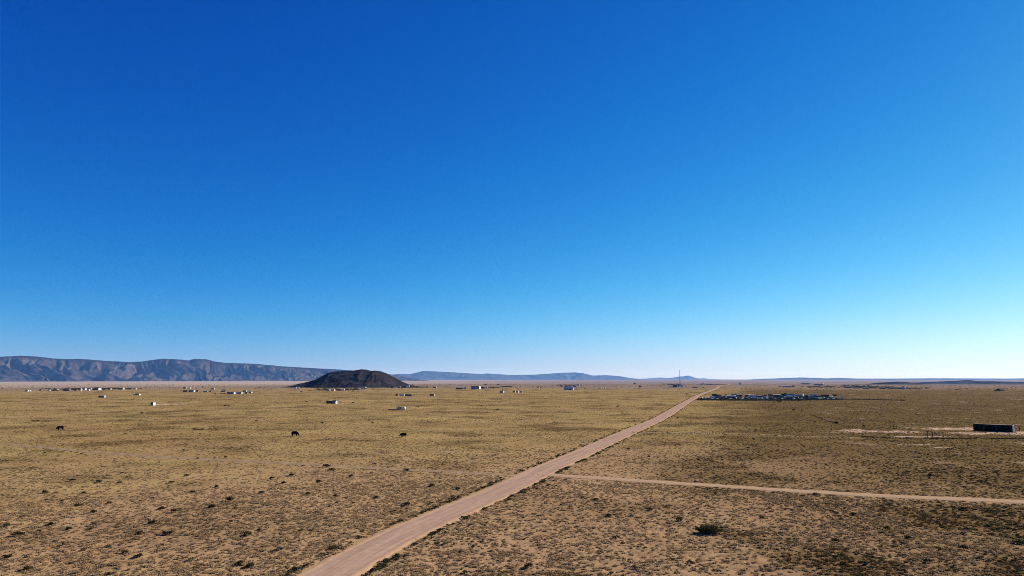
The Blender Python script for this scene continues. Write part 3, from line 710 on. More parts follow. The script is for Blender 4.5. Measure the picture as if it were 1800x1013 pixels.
def tree(px, py, hpx, wpx, label, group=None):
    p = G(px, py); kk = p[1] / F; h = hpx * kk; w = wpx * kk
    t = empty('yard_tree', p, R(0, 6), label, 'tree', group)
    tr = MB().tube((0, 0, -0.1), (0.1, 0, h * .45), h * .05, h * .035)
    for i in range(4):
        a = i * 1.6 + R(0, .6); tr.tube((0.1, 0, h * .4), (math.cos(a) * w * .3, math.sin(a) * w * .3, h * .75), h * .03, h * .01, 5)
    tr.build('trunk', twig, t)
    me = dome_mesh('crown', random.randrange(9999), 260, w * .5, h * .6, h * .06, 8); me.materials.append(treem)
    c = bpy.data.objects.new('crown', me); COL.objects.link(c); c.parent = t; c.location = (0, 0, h * .32)
    return t
tree(735, 717.5, 4.5, 6, 'small dark round tree right of the weathered wooden pen')
tree(1207, 695.5, 4, 5, 'small dark tree left of the road where it narrows')
tree(1378, 701, 10, 13, 'tall dark tree rising above the middle of the junk row', )
tree(1468, 700.5, 8, 10, 'bare grey tree at the right end of the junk row')
for a, b in ((141, 686), (148, 685.5), (201, 685.3), (192, 685.5)): tree(a, b, 3.4, 5, 'dark tree among the white houses below the long mountain range', 'trees in the far left settlement')

# ------------------------------------------------------------------ buildings, vehicles and other man-made things
PAINT = dict(white=(0.56, 0.545, 0.52), cream=(0.66, 0.58, 0.45), tan=(0.45, 0.35, 0.24), grey=(0.22, 0.22, 0.23), brown=(0.16, 0.10, 0.065), dark=(0.05, 0.045, 0.042), blue=(0.13, 0.18, 0.25),
             rust=(0.22, 0.09, 0.045), navy=(0.022, 0.028, 0.05), silver=(0.42, 0.43, 0.45), red=(0.30, 0.05, 0.035), green=(0.07, 0.12, 0.07), wood=(0.24, 0.17, 0.12), weathered=(0.17, 0.15, 0.135))  # weathered: dark tone that paints in the shade on long house walls
def paint(k): return mat('paint_' + k, PAINT[k], 0.6, 0.15, 1.5)
glass = mat('window_glass', (0.02, 0.024, 0.03), 0.15, 0.1, 1.0, spec=0.6)
rubber = mat('tyre_rubber', (0.018, 0.018, 0.018), 0.9)
steel = mat('galvanised_steel', (0.30, 0.31, 0.33), 0.5, 0.15, 2.0, metal=0.3)
RZ = -0.323            # houses follow the grid of the roads

def base(px, py):
    p = G(px, py); return p, (p[1] * math.cos(PITCH) + (p[2] - CAMZ) * math.sin(PITCH)) / F
def house(px, py, wpx, hpx, wall, roof, label, group=None, kind='house', rz=None, asp=0.5, detail=None):
    p, kk = base(px, py); w = wpx * kk * 0.95; h = hpx * kk * 1.0; rz = RZ if rz is None else rz
    az = math.atan2(p[0], p[1]); a = abs(math.cos(az + rz)); b = abs(math.sin(az + rz))
    L = w / (a + asp * b); D = max(2.2, asp * L); L = max(L, 2.0); h = max(h, 2.0)
    nm = dict(house='house', trailer='mobile_home', shed='shed', open='open_or_shaded_shed', barn='barn', tank='water_tank', camper='camper_trailer')[kind]
    ct = dict(house='house', trailer='mobile home', shed='shed', open='open shed', barn='barn', tank='tank', camper='camper')[kind]
    t = empty(nm, (p[0], p[1] + D * 0.4, p[2]), rz, label, ct, group)
    detail = wpx >= 6 if detail is None else detail
    x0, x1, y0, y1 = -L / 2, L / 2, -D / 2, D / 2
    if wall in ('white', 'cream') and kind in ('house', 'shed', 'trailer', 'barn') and wpx >= 5:      # long walls painted dark for their shade, end wall left pale as sunlit
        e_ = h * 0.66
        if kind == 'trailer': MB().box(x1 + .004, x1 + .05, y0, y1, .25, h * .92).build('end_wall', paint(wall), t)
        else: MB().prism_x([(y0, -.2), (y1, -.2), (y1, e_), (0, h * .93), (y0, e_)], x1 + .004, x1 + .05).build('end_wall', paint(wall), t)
        wall = 'weathered'  # shade of the long fronts is put into this wall colour
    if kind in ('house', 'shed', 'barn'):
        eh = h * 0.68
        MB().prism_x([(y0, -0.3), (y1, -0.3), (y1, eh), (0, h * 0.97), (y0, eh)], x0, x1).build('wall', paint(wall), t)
        ov = 0.06 * D
        rf = MB(); n = 0
        sl = (h - eh) / (D / 2)
        rf.prism_x([(y0 - ov, eh - ov * sl + 0.02), (0, h), (y1 + ov, eh - ov * sl + 0.02), (y1 + ov, eh - ov * sl + 0.14), (0, h + 0.14), (y0 - ov, eh - ov * sl + 0.14)], x0 - ov, x1 + ov).build('roof', paint(roof), t)
    elif kind == 'trailer':
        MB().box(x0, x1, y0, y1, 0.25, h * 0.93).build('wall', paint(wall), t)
        MB().prism_x([(y0 - .15, h * .93), (y1 + .15, h * .93), (0, h)], x0 - .15, x1 + .15).build('roof', paint(roof), t)
        MB().box(x0 + .05, x1 - .05, y0 + .05, y1 - .05, -0.3, 0.25).build('skirt', paint('dark'), t)
    elif kind == 'camper':
        MB().prism([(x0, .5), (x1, .5), (x1, h * .85), (x1 - .15 * L, h), (x0 + .1 * L, h), (x0, h * .75)], y0, y1).build('body', paint(wall), t)
        for sx in (-.12, .12): MB().tube((sx * L, y0 - .02, .35), (sx * L, y0 + .25, .35), .36, k=10).build('wheel', rubber, t)
    elif kind == 'tank':
        MB().tube((0, 0, -.2), (0, 0, h * .9), L / 2, k=16).build('body', paint(wall), t, True)
        MB().tube((0, 0, h * .9), (0, 0, h), L / 2, L * .12, 16).build('lid', paint(roof), t)
    elif kind == 'open':                    # roofed shelter; many are shaped open only to darken a shaded front
        th = 0.12
        MB().box(x0, x1, y1 - th, y1, -.3, h * .88).build('back_wall', paint(wall), t)
        MB().prism_x([(y0, -.3), (y1 - th, -.3), (y1 - th, h * .88), (y0, h * .96)], x1 - th, x1).build('side_wall', paint(wall), t)
        MB().prism_x([(y0, -.3), (y1 - th, -.3), (y1 - th, h * .88), (y0, h * .96)], x0, x0 + th).build('side_wall', paint(wall), t)
        MB().prism_x([(y0 - .3, h * .97), (y1 + .2, h * .88), (y1 + .2, h * .92), (y0 - .3, h)], x0 - .2, x1 + .2).build('roof', paint(roof), t)
        for f in (0.33, 0.67): MB().box(x0 + f * L - .1, x0 + f * L + .1, y0, y0 + .2, -.3, h * .93).build('post', paint('wood'), t)
    if detail and kind in ('house', 'shed', 'barn', 'trailer', 'camper'):
        dh = min(2.0, h * .62)
        dx = x0 + L * (0.62 if kind != 'barn' else .5)
        MB().box(dx, dx + (0.95 if kind != 'barn' else L * .3), y0 - .06, y0 - .004, .1 if kind != 'camper' else .55, dh).build('door', paint('brown'), t)
        if kind != 'shed':
            for f in ((.12, .36, .82) if L > 7 else (.15, .4)):
                wn = MB().box(x0 + f * L, x0 + f * L + min(1.3, .13 * L), y0 - .05, y0 - .004, h * .38, h * .6).build('window', glass, t)
            MB().box(x1 + .055, x1 + .09, -.5, .5, h * .38, h * .6).build('window', glass, t)
    return t
CAR_CACHE = {}
def car(px, py, col, label, group, rz, kind='sedan', scale=1.0, loc=None):
    key = (kind, col)
    if key not in CAR_CACHE:
        L, Hh, W = dict(sedan=(4.6, 1.45, 1.75), van=(5.2, 2.1, 1.95), pickup=(5.4, 1.8, 1.95), bus=(10.5, 3.1, 2.5), truck=(7.5, 3.2, 2.4))[kind]
        a, b = -L / 2, L / 2
        body = MB(); win = MB()
        if kind == 'sedan':
            body.prism([(a, .35), (b, .35), (b, .75), (b - .9, .92), (a + .7, .95), (a, .85)], -W / 2, W / 2)
            body.prism([(a + .75, .94), (b - 1.15, .91), (b - 1.75, Hh), (a + 1.3, Hh)], -W / 2 + .12, W / 2 - .12)
            win.prism([(a + 1.0, .98), (b - 1.4, .96), (b - 1.85, Hh - .1), (a + 1.4, Hh - .1)], -W / 2 + .1, W / 2 - .1)
        elif kind in ('van', 'bus'):
            body.prism([(a, .4), (b, .4), (b, Hh * .5), (b - .35, Hh * .62), (b - .6, Hh - .08), (b - .8, Hh), (a + .1, Hh), (a, Hh - .12)], -W / 2, W / 2)
            n = 3 if kind == 'van' else 8
            for i in range(n):
                l = (L - 1.4) / n; win.box(a + .3 + i * l, a + .3 + i * l + l * .8, -W / 2 - .02, W / 2 + .02, Hh * .58, Hh * .85)
        else:
            body.prism([(a, .5), (b, .5), (b, .95), (b - 1.1, 1.1), (b - 1.5, Hh if kind == 'pickup' else 2.2), (b - 2.7, Hh if kind == 'pickup' else 2.2), (b - 2.75, 1.05), (a, 1.05)], -W / 2, W / 2)
            if kind == 'truck': body.box(a, b - 2.9, -W / 2, W / 2, 1.06, Hh)
            win.prism([(b - 1.25, 1.12), (b - 1.55, (Hh if kind == 'pickup' else 2.2) - .1), (b - 2.55, (Hh if kind == 'pickup' else 2.2) - .1), (b - 2.55, 1.12)][::-1], -W / 2 - .02, W / 2 + .02)
        wh = MB().tube((0, -.11, 0), (0, .11, 0), .34 if Hh < 2.2 else .48, k=10)
        CAR_CACHE[key] = [(q.build(n, m)).data for q, n, m in ((body, 'body', paint(col)), (win, 'windows', glass), (wh, 'wheel', rubber))] + [L, W, .34 if Hh < 2.2 else .48]
        for n in ('body', 'windows', 'wheel'):
            o = bpy.data.objects.get(n)
        for me in CAR_CACHE[key][:3]:
            for o in [o for o in COL.objects if o.data == me]: bpy.data.objects.remove(o)
    bm, wm, hm_, L, W, wr = CAR_CACHE[key]
    p = G(px, py) if loc is None else loc
    nm = dict(sedan='old_car', van='old_van', pickup='old_pickup', bus='old_bus', truck='box_truck')[kind]
    t = empty(nm, p, rz, label, dict(sedan='car', van='van', pickup='pickup', bus='bus', truck='truck')[kind], group)
    for n, me, l in [('body', bm, (0, 0, 0)), ('window_band', wm, (0, 0, 0))] + [('wheel', hm_, (sx * L * .31, sy * (W / 2 - .1), wr)) for sx in (-1, 1) for sy in (-1, 1)]:
        o = bpy.data.objects.new(n, me); COL.objects.link(o); o.parent = t; o.location = l
    return t

# ---- far left settlement under the mountains
FS = 'houses of the far left settlement'
H = house
H(47, 688.5, 6, 2.6, 'white', 'grey', 'leftmost small white shed standing apart on the far left plain', kind='shed')
H(52, 688.4, 3, 2.4, 'white', 'white', 'tiny white tank right of the leftmost white shed', kind='tank')
H(71, 687, 5, 2.0, 'brown', 'brown', 'low brown shed between the lone white tank and the settlement', kind='shed')
H(86, 687, 4, 2.3, 'tan', 'grey', 'small tan shed at the left end of the far settlement', kind='shed')
H(97, 686.8, 9, 2.6, 'white', 'brown', 'brown roofed mobile home with bright right end, second from settlement left end', kind='trailer', asp=.3)
H(117, 687.2, 13, 2.6, 'brown', 'dark', 'long low dark mobile home left of the white house pair', kind='trailer', asp=.22)
H(121, 685.6, 4, 2.2, 'white', 'white', 'small white shed behind the long low dark mobile home', kind='shed')
H(133, 687, 6, 2.6, 'brown', 'dark', 'dark shed left of the white house pair', kind='shed')
H(140.5, 686.6, 6, 4.0, 'white', 'grey', 'left one of the two white gabled houses among dark trees', kind='house', asp=.8)
H(148, 685.8, 6, 4.0, 'white', 'grey', 'right one of the two white gabled houses among dark trees', kind='house', asp=.8)
H(155.5, 687, 4, 3.2, 'white', 'white', 'small white shed in front right of the white house pair', kind='shed')
H(159, 685.3, 4, 2.8, 'cream', 'white', 'pale cream shed behind the white house pair', kind='shed')
H(169.5, 685.8, 13, 4.4, 'white', 'dark', 'wide dark roofed house in the middle of the far settlement', kind='house', asp=.5)
H(183, 685.5, 7, 2.2, 'brown', 'dark', 'low dark shed right of the wide dark roofed house', kind='shed', asp=.4)
H(192, 685.3, 7, 3.4, 'tan', 'dark', 'tan house with dark roof left of the long white mobile home', kind='house')
H(212.5, 685.0, 10, 3.2, 'white', 'white', 'long bright white mobile home near the settlement right end', kind='trailer', asp=.35)
H(227, 684.8, 10, 2.2, 'brown', 'brown', 'low brown shed row right of the long white mobile home', kind='shed', asp=.22)
H(237.5, 684.6, 4, 2.6, 'white', 'white', 'white shed at the right end of the far settlement', kind='shed')
H(178.5, 699.2, 12, 3.8, 'white', 'grey', 'lone mobile home with bright right end in front of the settlement', kind='trailer', asp=.3)
H(235, 695, 3, 2.6, 'white', 'white', 'tiny white tank left of the dark open shed', kind='tank')
H(241.5, 695, 9, 3.0, 'white', 'dark', 'dark fronted shed, shaped open for its shade, with white right wall on the left grassland', kind='open', asp=.4)
H(267.8, 713, 8, 6.0, 'white', 'white', 'white cube like shed with dark open front beside a pale dirt strip', kind='open', asp=.8)
# ---- houses left of the volcanic hill
H(325, 683.2, 7, 2.2, 'white', 'dark', 'small dark roofed trailer on the pale flats above the dark trailer row', kind='trailer', asp=.3)
H(333.5, 683.2, 3, 2.2, 'white', 'white', 'tiny white shed on the pale flats above the dark trailer row', kind='shed')
H(374, 684.9, 6, 2.2, 'white', 'brown', 'small brown roofed trailer alone on the edge of the pale flats', kind='trailer', asp=.3)
H(325.5, 689.2, 8, 3.0, 'dark', 'dark', 'leftmost black trailer of the row below the mountain notch', kind='trailer', asp=.3)
H(336.5, 689.0, 11, 3.0, 'white', 'dark', 'dark trailer with white right end in the row below the mountain notch', kind='open', asp=.3)
H(346.5, 688.8, 5, 2.6, 'brown', 'dark', 'dark shed right of the white ended dark trailer', kind='shed')
H(361, 689.5, 8, 2.4, 'grey', 'silver', 'long grey trailer right of the black trailer row', kind='trailer', asp=.3)
H(370, 689.2, 5, 2.4, 'brown', 'dark', 'dark shed at the right end of the black trailer row', kind='shed')
H(393, 689.2, 9, 2.4, 'wood', 'brown', 'low wooden shed behind the long dark fronted shed', kind='shed', asp=.3)
H(405.5, 693, 15, 3.6, 'white', 'dark', 'long shed, shaped open for its dark shaded front, with white right wall left of the hill', kind='open', asp=.28)
H(417, 692.4, 4, 3.0, 'white', 'white', 'small white shed just right of the long black open shed', kind='shed')
H(422.5, 692.4, 6, 3.0, 'white', 'dark', 'short dark open shed with white right wall beside the small white shed', kind='open', asp=.4)
H(430, 689, 7, 2.6, 'white', 'dark', 'dark roofed trailer behind the cluttered white sheds left of the hill', kind='trailer', asp=.4)
H(433, 692.2, 6, 2.6, 'brown', 'rust', 'rusty low shed between two white sheds left of the hill', kind='shed')
H(440.5, 691.4, 5, 3.2, 'white', 'white', 'white shed at the right end of the sheds left of the hill', kind='shed')
for i, (a, b, c) in enumerate([(379, 693.2, 'rust'), (389, 693.4, 'dark'), (395, 693.2, 'brown')]):
    car(a, b, c, '%s old pickup parked left of the long black open shed' % ('rusty', 'black', 'brown')[i], None, RZ + R(-.3, .3), 'pickup')
# ---- around the volcanic hill
H(519, 683, 4, 2.4, 'white', 'grey', 'left one of two tiny white sheds at the left foot of the hill', kind='shed')
H(524.5, 683, 3, 2.2, 'white', 'white', 'right one of two tiny white sheds at the left foot of the hill', kind='shed')
H(577.5, 687, 6, 3.4, 'white', 'grey', 'leftmost white house in the row below the hill', kind='house', asp=.8)
H(585.5, 687, 7, 3.2, 'cream', 'white', 'cream house second from left in the row below the hill', kind='house', asp=.6)
H(597.5, 686.2, 5, 2.6, 'brown', 'dark', 'dark shed between the cream house and a white shed below the hill', kind='shed')
H(603.5, 686.6, 4, 3.0, 'white', 'white', 'white shed in the middle of the row below the hill', kind='shed')
H(611, 686, 9, 3.0, 'brown', 'dark', 'dark brown trailer right of the white shed below the hill', kind='trailer', asp=.35)
H(626, 685.4, 10, 2.8, 'brown', 'dark', 'dark trailer at the right end of the row below the hill', kind='trailer', asp=.3)
H(637, 682.9, 14, 2.6, 'silver', 'silver', 'long silver trailer with bright right end close under the hill', kind='trailer', asp=.22)
car(621, 688.2, 'dark', 'black car parked in front of the row below the hill', None, RZ, 'sedan')
H(690, 682.2, 6, 2.6, 'brown', 'dark', 'dark shed at the right foot of the hill', kind='shed')
H(701.5, 682.2, 6, 2.4, 'white', 'grey', 'white trailer at the right foot of the hill', kind='trailer', asp=.4)
H(711, 681.8, 10, 3.4, 'brown', 'dark', 'dark house left of the tall white block at the hill foot', kind='house', asp=.4)
H(718, 681.4, 4, 4.2, 'white', 'white', 'tall white block like shed at the right foot of the hill', kind='shed')
H(728, 681.6, 6, 1.8, 'brown', 'brown', 'low brown shed right of the tall white block', kind='shed')
H(764, 682, 7, 2.2, 'white', 'brown', 'small lone trailer on the plain right of the hill', kind='trailer', asp=.3)
H(698, 696.2, 5, 4.0, 'rust', 'rust', 'rust brown open carport left of two white tents', kind='open', asp=.7)
for a, l in ((705, 'left'), (709.3, 'right')):
    p, kk = base(a, 696.0); t = empty('tent', p, RZ, '%s one of two small white tents right of the rust carport' % l, 'tent')
    w = 3.6 * kk; MB().prism_x([(-w / 2, -.1), (w / 2, -.1), (0, 3.4 * kk)], -w * .5, w * .5).build('canopy', paint('white'), t)
    MB().box(w * .5 + .004, w * .5 + .04, -w * .12, w * .12, 0, 1.6 * kk).build('flap', paint('tan'), t)
H(718, 696.4, 14, 2.4, 'brown', 'dark', 'low dark brown trailer right of the two white tents', kind='trailer', asp=.2)
H(760, 696, 10, 2.8, 'tan', 'cream', 'pale roofed low open shed alone right of the low brown trailer', kind='open', asp=.4)
car(580, 709.6, 'dark', 'black van parked left of the gabled white cabin on the grassland', None, RZ + .2, 'van')
H(588, 709.8, 9, 5.6, 'white', 'grey', 'gabled white cabin alone on the grassland below the hill', kind='house', asp=.9)
# weathered wooden pen with a long shadow
p, kk = base(703, 720.3)
pen = empty('wooden_pen', p, RZ, 'weathered brown wooden pen with posts left of the small round tree', 'pen')
wd = mat('weathered_wood', (0.20, 0.135, 0.10), 0.9, 0.25, 2.0)
for sx in (-1.7, -.55, .55, 1.7):
    for sy in (-1.1, 1.1): MB().box(sx - .09, sx + .09, sy - .09, sy + .09, -.3, 2.0).build('post', wd, pen)
for k in range(4):
    for sy in (-1.19, 1.19): MB().box(-1.8, 1.8, sy - .03, sy + .03, .25 + .42 * k, .52 + .42 * k).build('rail', wd, pen)
    for sx in (-1.79, 1.79): MB().box(sx - .03, sx + .03, -1.1, 1.1, .25 + .42 * k, .52 + .42 * k).build('rail', wd, pen)
p2, _ = base(692, 721)
lum = empty('lumber_pile', p2, RZ + .1, 'flat pile of grey lumber left of the weathered wooden pen', 'lumber')
for i in range(9): MB().box(-3.2 + R(-.4, .4), 3.0 + R(-.4, .4), -.9 + .2 * i, -.74 + .2 * i, -.05, .25 + R(0, .35)).build('plank', wd, lum)
H(709.5, 721, 2.4, 1.8, 'white', 'white', 'small white tank at the right foot of the weathered wooden pen', kind='tank')
# ---- middle of the plain
H(808, 684.2, 14, 2.4, 'dark', 'dark', 'long low black trailer left of the big white barn', kind='trailer', asp=.2)
H(818.5, 684, 5, 3.0, 'cream', 'white', 'cream shed at the right end of the long low black trailer', kind='shed')
H(836.5, 684.2, 18, 5.2, 'white', 'white', 'big white roofed open barn on the plain right of the hill', kind='open', asp=.5)
H(850, 683, 8, 2.6, 'brown', 'dark', 'dark shed touching the right side of the big white barn', kind='shed', asp=.5)
H(856.5, 682.6, 3, 2.6, 'white', 'white', 'tiny white tank right of the big white barn', kind='tank')
H(854, 677, 5, 1.8, 'brown', 'dark', 'tiny dark house far behind the big white barn', kind='house')
H(876, 677, 6, 1.6, 'brown', 'dark', 'tiny dark trailer far behind, right of the big white barn', kind='trailer')
H(882.5, 690.6, 8, 3.4, 'white', 'white', 'small white open shed with black front, left of the twin cabins', kind='open', asp=.7)
H(904.5, 690, 5, 3.2, 'white', 'dark', 'left one of the twin black and white cabins', kind='open', asp=.8)
H(909.8, 690.2, 5, 2.8, 'white', 'dark', 'right one of the twin black and white cabins', kind='open', asp=.8)
H(916.5, 690.6, 4, 2.4, 'tan', 'brown', 'small tan shed right of the twin black and white cabins', kind='shed')
H(946.5, 682, 4, 2.2, 'white', 'dark', 'tiny white house left of the long grey barn', kind='house')
H(951, 682, 3, 1.6, 'brown', 'dark', 'tiny dark shed beside the tiny white house', kind='shed')
H(1000, 685.6, 19, 5.0, 'silver', 'silver', 'long silver grey barn with bright right end', kind='barn', asp=.32)
for i, a in enumerate((988, 996, 1003, 1011)): car(a, 680.2 + .3 * (i % 2), ('dark', 'navy', 'brown', 'dark')[i], 'dark truck parked behind the long silver grey barn', 'trucks behind the silver barn', RZ + R(-.2, .2), 'truck')
H(1017, 678.6, 4, 3.4, 'white', 'white', 'tall white shed behind the right end of the silver barn', kind='shed')
H(1057, 683.2, 3, 2.4, 'white', 'white', 'left one of two small white tanks right of the silver barn', kind='tank')
H(1063, 683, 3, 2.4, 'white', 'white', 'right one of two small white tanks right of the silver barn', kind='tank')
H(1116, 675.2, 5, 2.2, 'white', 'dark', 'tiny dark open shed with white end left of the tower', kind='open')
car(1126, 680.8, 'dark', 'black box truck alone on the plain left of the tower', None, RZ, 'truck')
car(1122, 684.4, 'brown', 'brown pickup in front of the black box truck', None, RZ, 'pickup')
H(1222, 682, 9, 1.8, 'brown', 'dark', 'low dark trailer between the tower and the road', kind='trailer', asp=.25)
# ---- tower and its yard
p, kk = base(1195.3, 680.2)
tw = empty('radio_tower', p, .3, 'tall lattice radio tower rising above the horizon left of the road', 'tower')
TH = 28.5 * kk; rb, rt = 2.0, 0.35
leg = [(math.cos(a), math.sin(a)) for a in (math.pi / 2, math.pi / 2 + 2.094, math.pi / 2 + 4.189)]
tm = mat('tower_steel', (0.10, 0.11, 0.13), 0.6)
rad_at = lambda t: rb + (rt - rb) * min(1, t / 0.62)
NZ = 22
for lx, ly in leg:
    g = MB()
    for i in range(NZ):
        t0, t1 = i / NZ, (i + 1) / NZ
        g.tube((lx * rad_at(t0), ly * rad_at(t0), TH * t0 - .2), (lx * rad_at(t1), ly * rad_at(t1), TH * t1 - .2), .17, k=5)
    g.build('leg', tm, tw)
for i in range(NZ):
    g = MB(); t0, t1 = i / NZ, (i + 1) / NZ
    for j in range(3):
        (ax, ay), (bx, by) = leg[j], leg[(j + 1) % 3]
        g.tube((ax * rad_at(t0), ay * rad_at(t0), TH * t0), (bx * rad_at(t1), by * rad_at(t1), TH * t1), .07, k=4)
        g.tube((ax * rad_at(t1), ay * rad_at(t1), TH * t1), (bx * rad_at(t1), by * rad_at(t1), TH * t1), .07, k=4)
    g.build('brace', tm, tw)
hd = MB()
for j in range(3):
    (ax, ay), (bx, by) = leg[j], leg[(j + 1) % 3]
    hd.tube((ax * 1.3, ay * 1.3, TH - .9), (bx * 1.3, by * 1.3, TH - .9), .1, k=4)
hd.build('platform', tm, tw)
for j in range(6):
    a = j * 1.047; MB().box(1.3 * math.cos(a) - .18, 1.3 * math.cos(a) + .18, 1.3 * math.sin(a) - .18, 1.3 * math.sin(a) + .18, TH - 1.9, TH + .3).build('antenna', paint('silver'), tw)
MB().tube((0, 0, TH - .3), (0, 0, TH + 3), .06, k=5).build('lightning_rod', tm, tw)
H(1187, 681, 8, 3.6, 'dark', 'dark', 'dark shed left of the tower foot', kind='shed', asp=.5)
H(1193.5, 680.6, 4, 3.4, 'white', 'grey', 'small white hut at the tower foot', kind='shed')
H(1199.3, 680.2, 4, 3.4, 'white', 'white', 'small white hut just right of the tower foot', kind='shed')
H(1180, 681.2, 7, 1.8, 'grey', 'grey', 'low grey trailer left of the dark shed by the tower', kind='trailer')
H(1236, 675.8, 3, 2.2, 'white', 'white', 'tiny white house far behind between tower and road', kind='house')
# ---- far right
H(1301, 675.6, 4, 2.6, 'white', 'grey', 'tiny white house in dark scrub right of the road end', kind='house')
H(1384, 680.2, 17, 2.2, 'blue', 'silver', 'long low blue grey shed beyond the junk row', kind='shed', asp=.25)
H(1394.5, 680, 6, 2.2, 'dark', 'dark', 'dark shed right of the long low blue grey shed', kind='shed')
H(1417, 676, 15, 2.6, 'blue', 'blue', 'left one of two far blue sheds below the low mesa', kind='shed', asp=.25)
H(1439, 677.6, 15, 2.6, 'blue', 'navy', 'right one of two far blue sheds below the low mesa', kind='shed', asp=.25)
H(1446.5, 676.6, 3, 2.8, 'white', 'white', 'tiny white silo like tank beside the right far blue shed', kind='tank')
for i, (a, b, w_, c) in enumerate([(1492, 682, 10, 'brown'), (1506, 683, 9, 'blue'), (1523, 683.6, 11, 'dark'), (1536, 682.6, 9, 'grey'), (1552, 684, 10, 'brown'), (1570, 684, 10, 'blue'), (1583, 684.2, 11, 'dark')]):
    H(a, b, w_, 2.6, c, 'dark', '%s house in the dark far right settlement, %s from its left end' % (dict(brown='brown', blue='bluish', dark='black', grey='grey')[c], ('first', 'second', 'third', 'fourth', 'fifth', 'sixth', 'seventh')[i]), kind='house', asp=.5)
H(1591.5, 684.2, 3.5, 3.6, 'white', 'white', 'bright white tank at the right end of the far right settlement', kind='tank')
# dark rubble mound
p, kk = base(1757, 687.3)
n = 21; gx, gy = np.meshgrid(np.linspace(-1, 1, n), np.linspace(-1, 1, n)); dd = np.hypot(gx, gy)
zz = np.clip(1 - dd, 0, 1) ** .8 * 4.3 * kk * (1 + .5 * fbm(gx * 2.5, gy * 2.5, 3, 3)) - .3
md_ = grid_obj('rubble_mound', gx * 10 * kk, gy * 8 * kk, zz, rock_mat('rubble', (0.05, 0.035, 0.03), (0.12, 0.085, 0.07), 0.3, .5), dict(rim=zz * 0))
md_.location = p; tag(md_, 'dark brown rubble mound on the plain at far right', 'mound')

# ---- the junk row right of the road
JR = 'junk row vehicles'
cols = ['navy', 'dark', 'grey', 'white', 'dark', 'navy', 'brown', 'silver', 'dark', 'navy', 'green', 'dark']
cname = dict(navy='dark blue', dark='black', grey='grey', white='white', blue='blue', rust='rusty', brown='brown', silver='silver', green='dark green', red='dull red')
rj = random.Random(31)
for row, (ys_, x0, x1, step) in enumerate([(702.6, 1228, 1470, 6.0), (701.2, 1232, 1460, 6.4), (699.6, 1242, 1440, 8.0), (698.0, 1250, 1420, 9.0), (696.8, 1262, 1400, 12.0)]):
    xx = x0
    while xx < x1:
        xx += step * rj.uniform(.75, 1.3)
        c = rj.choice(cols); kd = rj.choice(['sedan', 'sedan', 'van', 'pickup', 'truck'] if row else ['sedan', 'sedan', 'van', 'pickup'])
        nmk = dict(sedan='car', van='van', pickup='pickup', truck='box truck')[kd]
        car(xx, ys_ + rj.uniform(-.4, .4), c, '%s old %s parked in the %s of the junk row, %s' % (cname[c], nmk, 'left third' if xx < 1310 else 'middle third' if xx < 1390 else 'right third', ('front line', 'second line', 'third line', 'fourth line', 'rear line')[row]), '%s %ss in the junk row' % (cname[c], nmk), RZ + math.pi / 2 * rj.choice([0, 1]) + rj.uniform(-.4, .4), kd)
H(1263, 700.2, 10, 4.4, 'blue', 'navy', 'dark blue shed near the left end of the junk row', kind='shed')
H(1283, 700.6, 22, 5.0, 'blue', 'silver', 'long blue mobile home with pale roof in the left part of the junk row', kind='trailer', asp=.25)
H(1300, 699.6, 11, 5.0, 'grey', 'navy', 'grey shed right of the long blue mobile home', kind='shed')
H(1368, 700.0, 16, 6.4, 'navy', 'silver', 'dark blue mobile home left of the tall tree in the junk row', kind='trailer', asp=.3)
H(1388, 699.8, 20, 6.6, 'navy', 'grey', 'dark blue barn with pale roof edge right of the tall tree', kind='barn', asp=.35)
H(1400, 699.0, 5, 4.4, 'white', 'white', 'bright white shed at the right side of the dark blue barn', kind='shed')
H(1418, 700.6, 8, 4.4, 'green', 'grey', 'green grey shed in the right part of the junk row', kind='shed')
H(1431, 700.2, 11, 6.4, 'grey', 'silver', 'pale roofed grey shed left of the two right trees', kind='shed')
H(1451, 700, 14, 6.2, 'dark', 'silver', 'dark open shed with pale roof near the right end of the junk row', kind='open', asp=.5)
H(1481, 700.6, 4, 2.6, 'cream', 'white', 'small cream shed at the right end of the junk row', kind='shed')
car(1325, 700.4, 'white', 'white bus parked in the middle of the junk row', None, RZ + .15, 'bus')

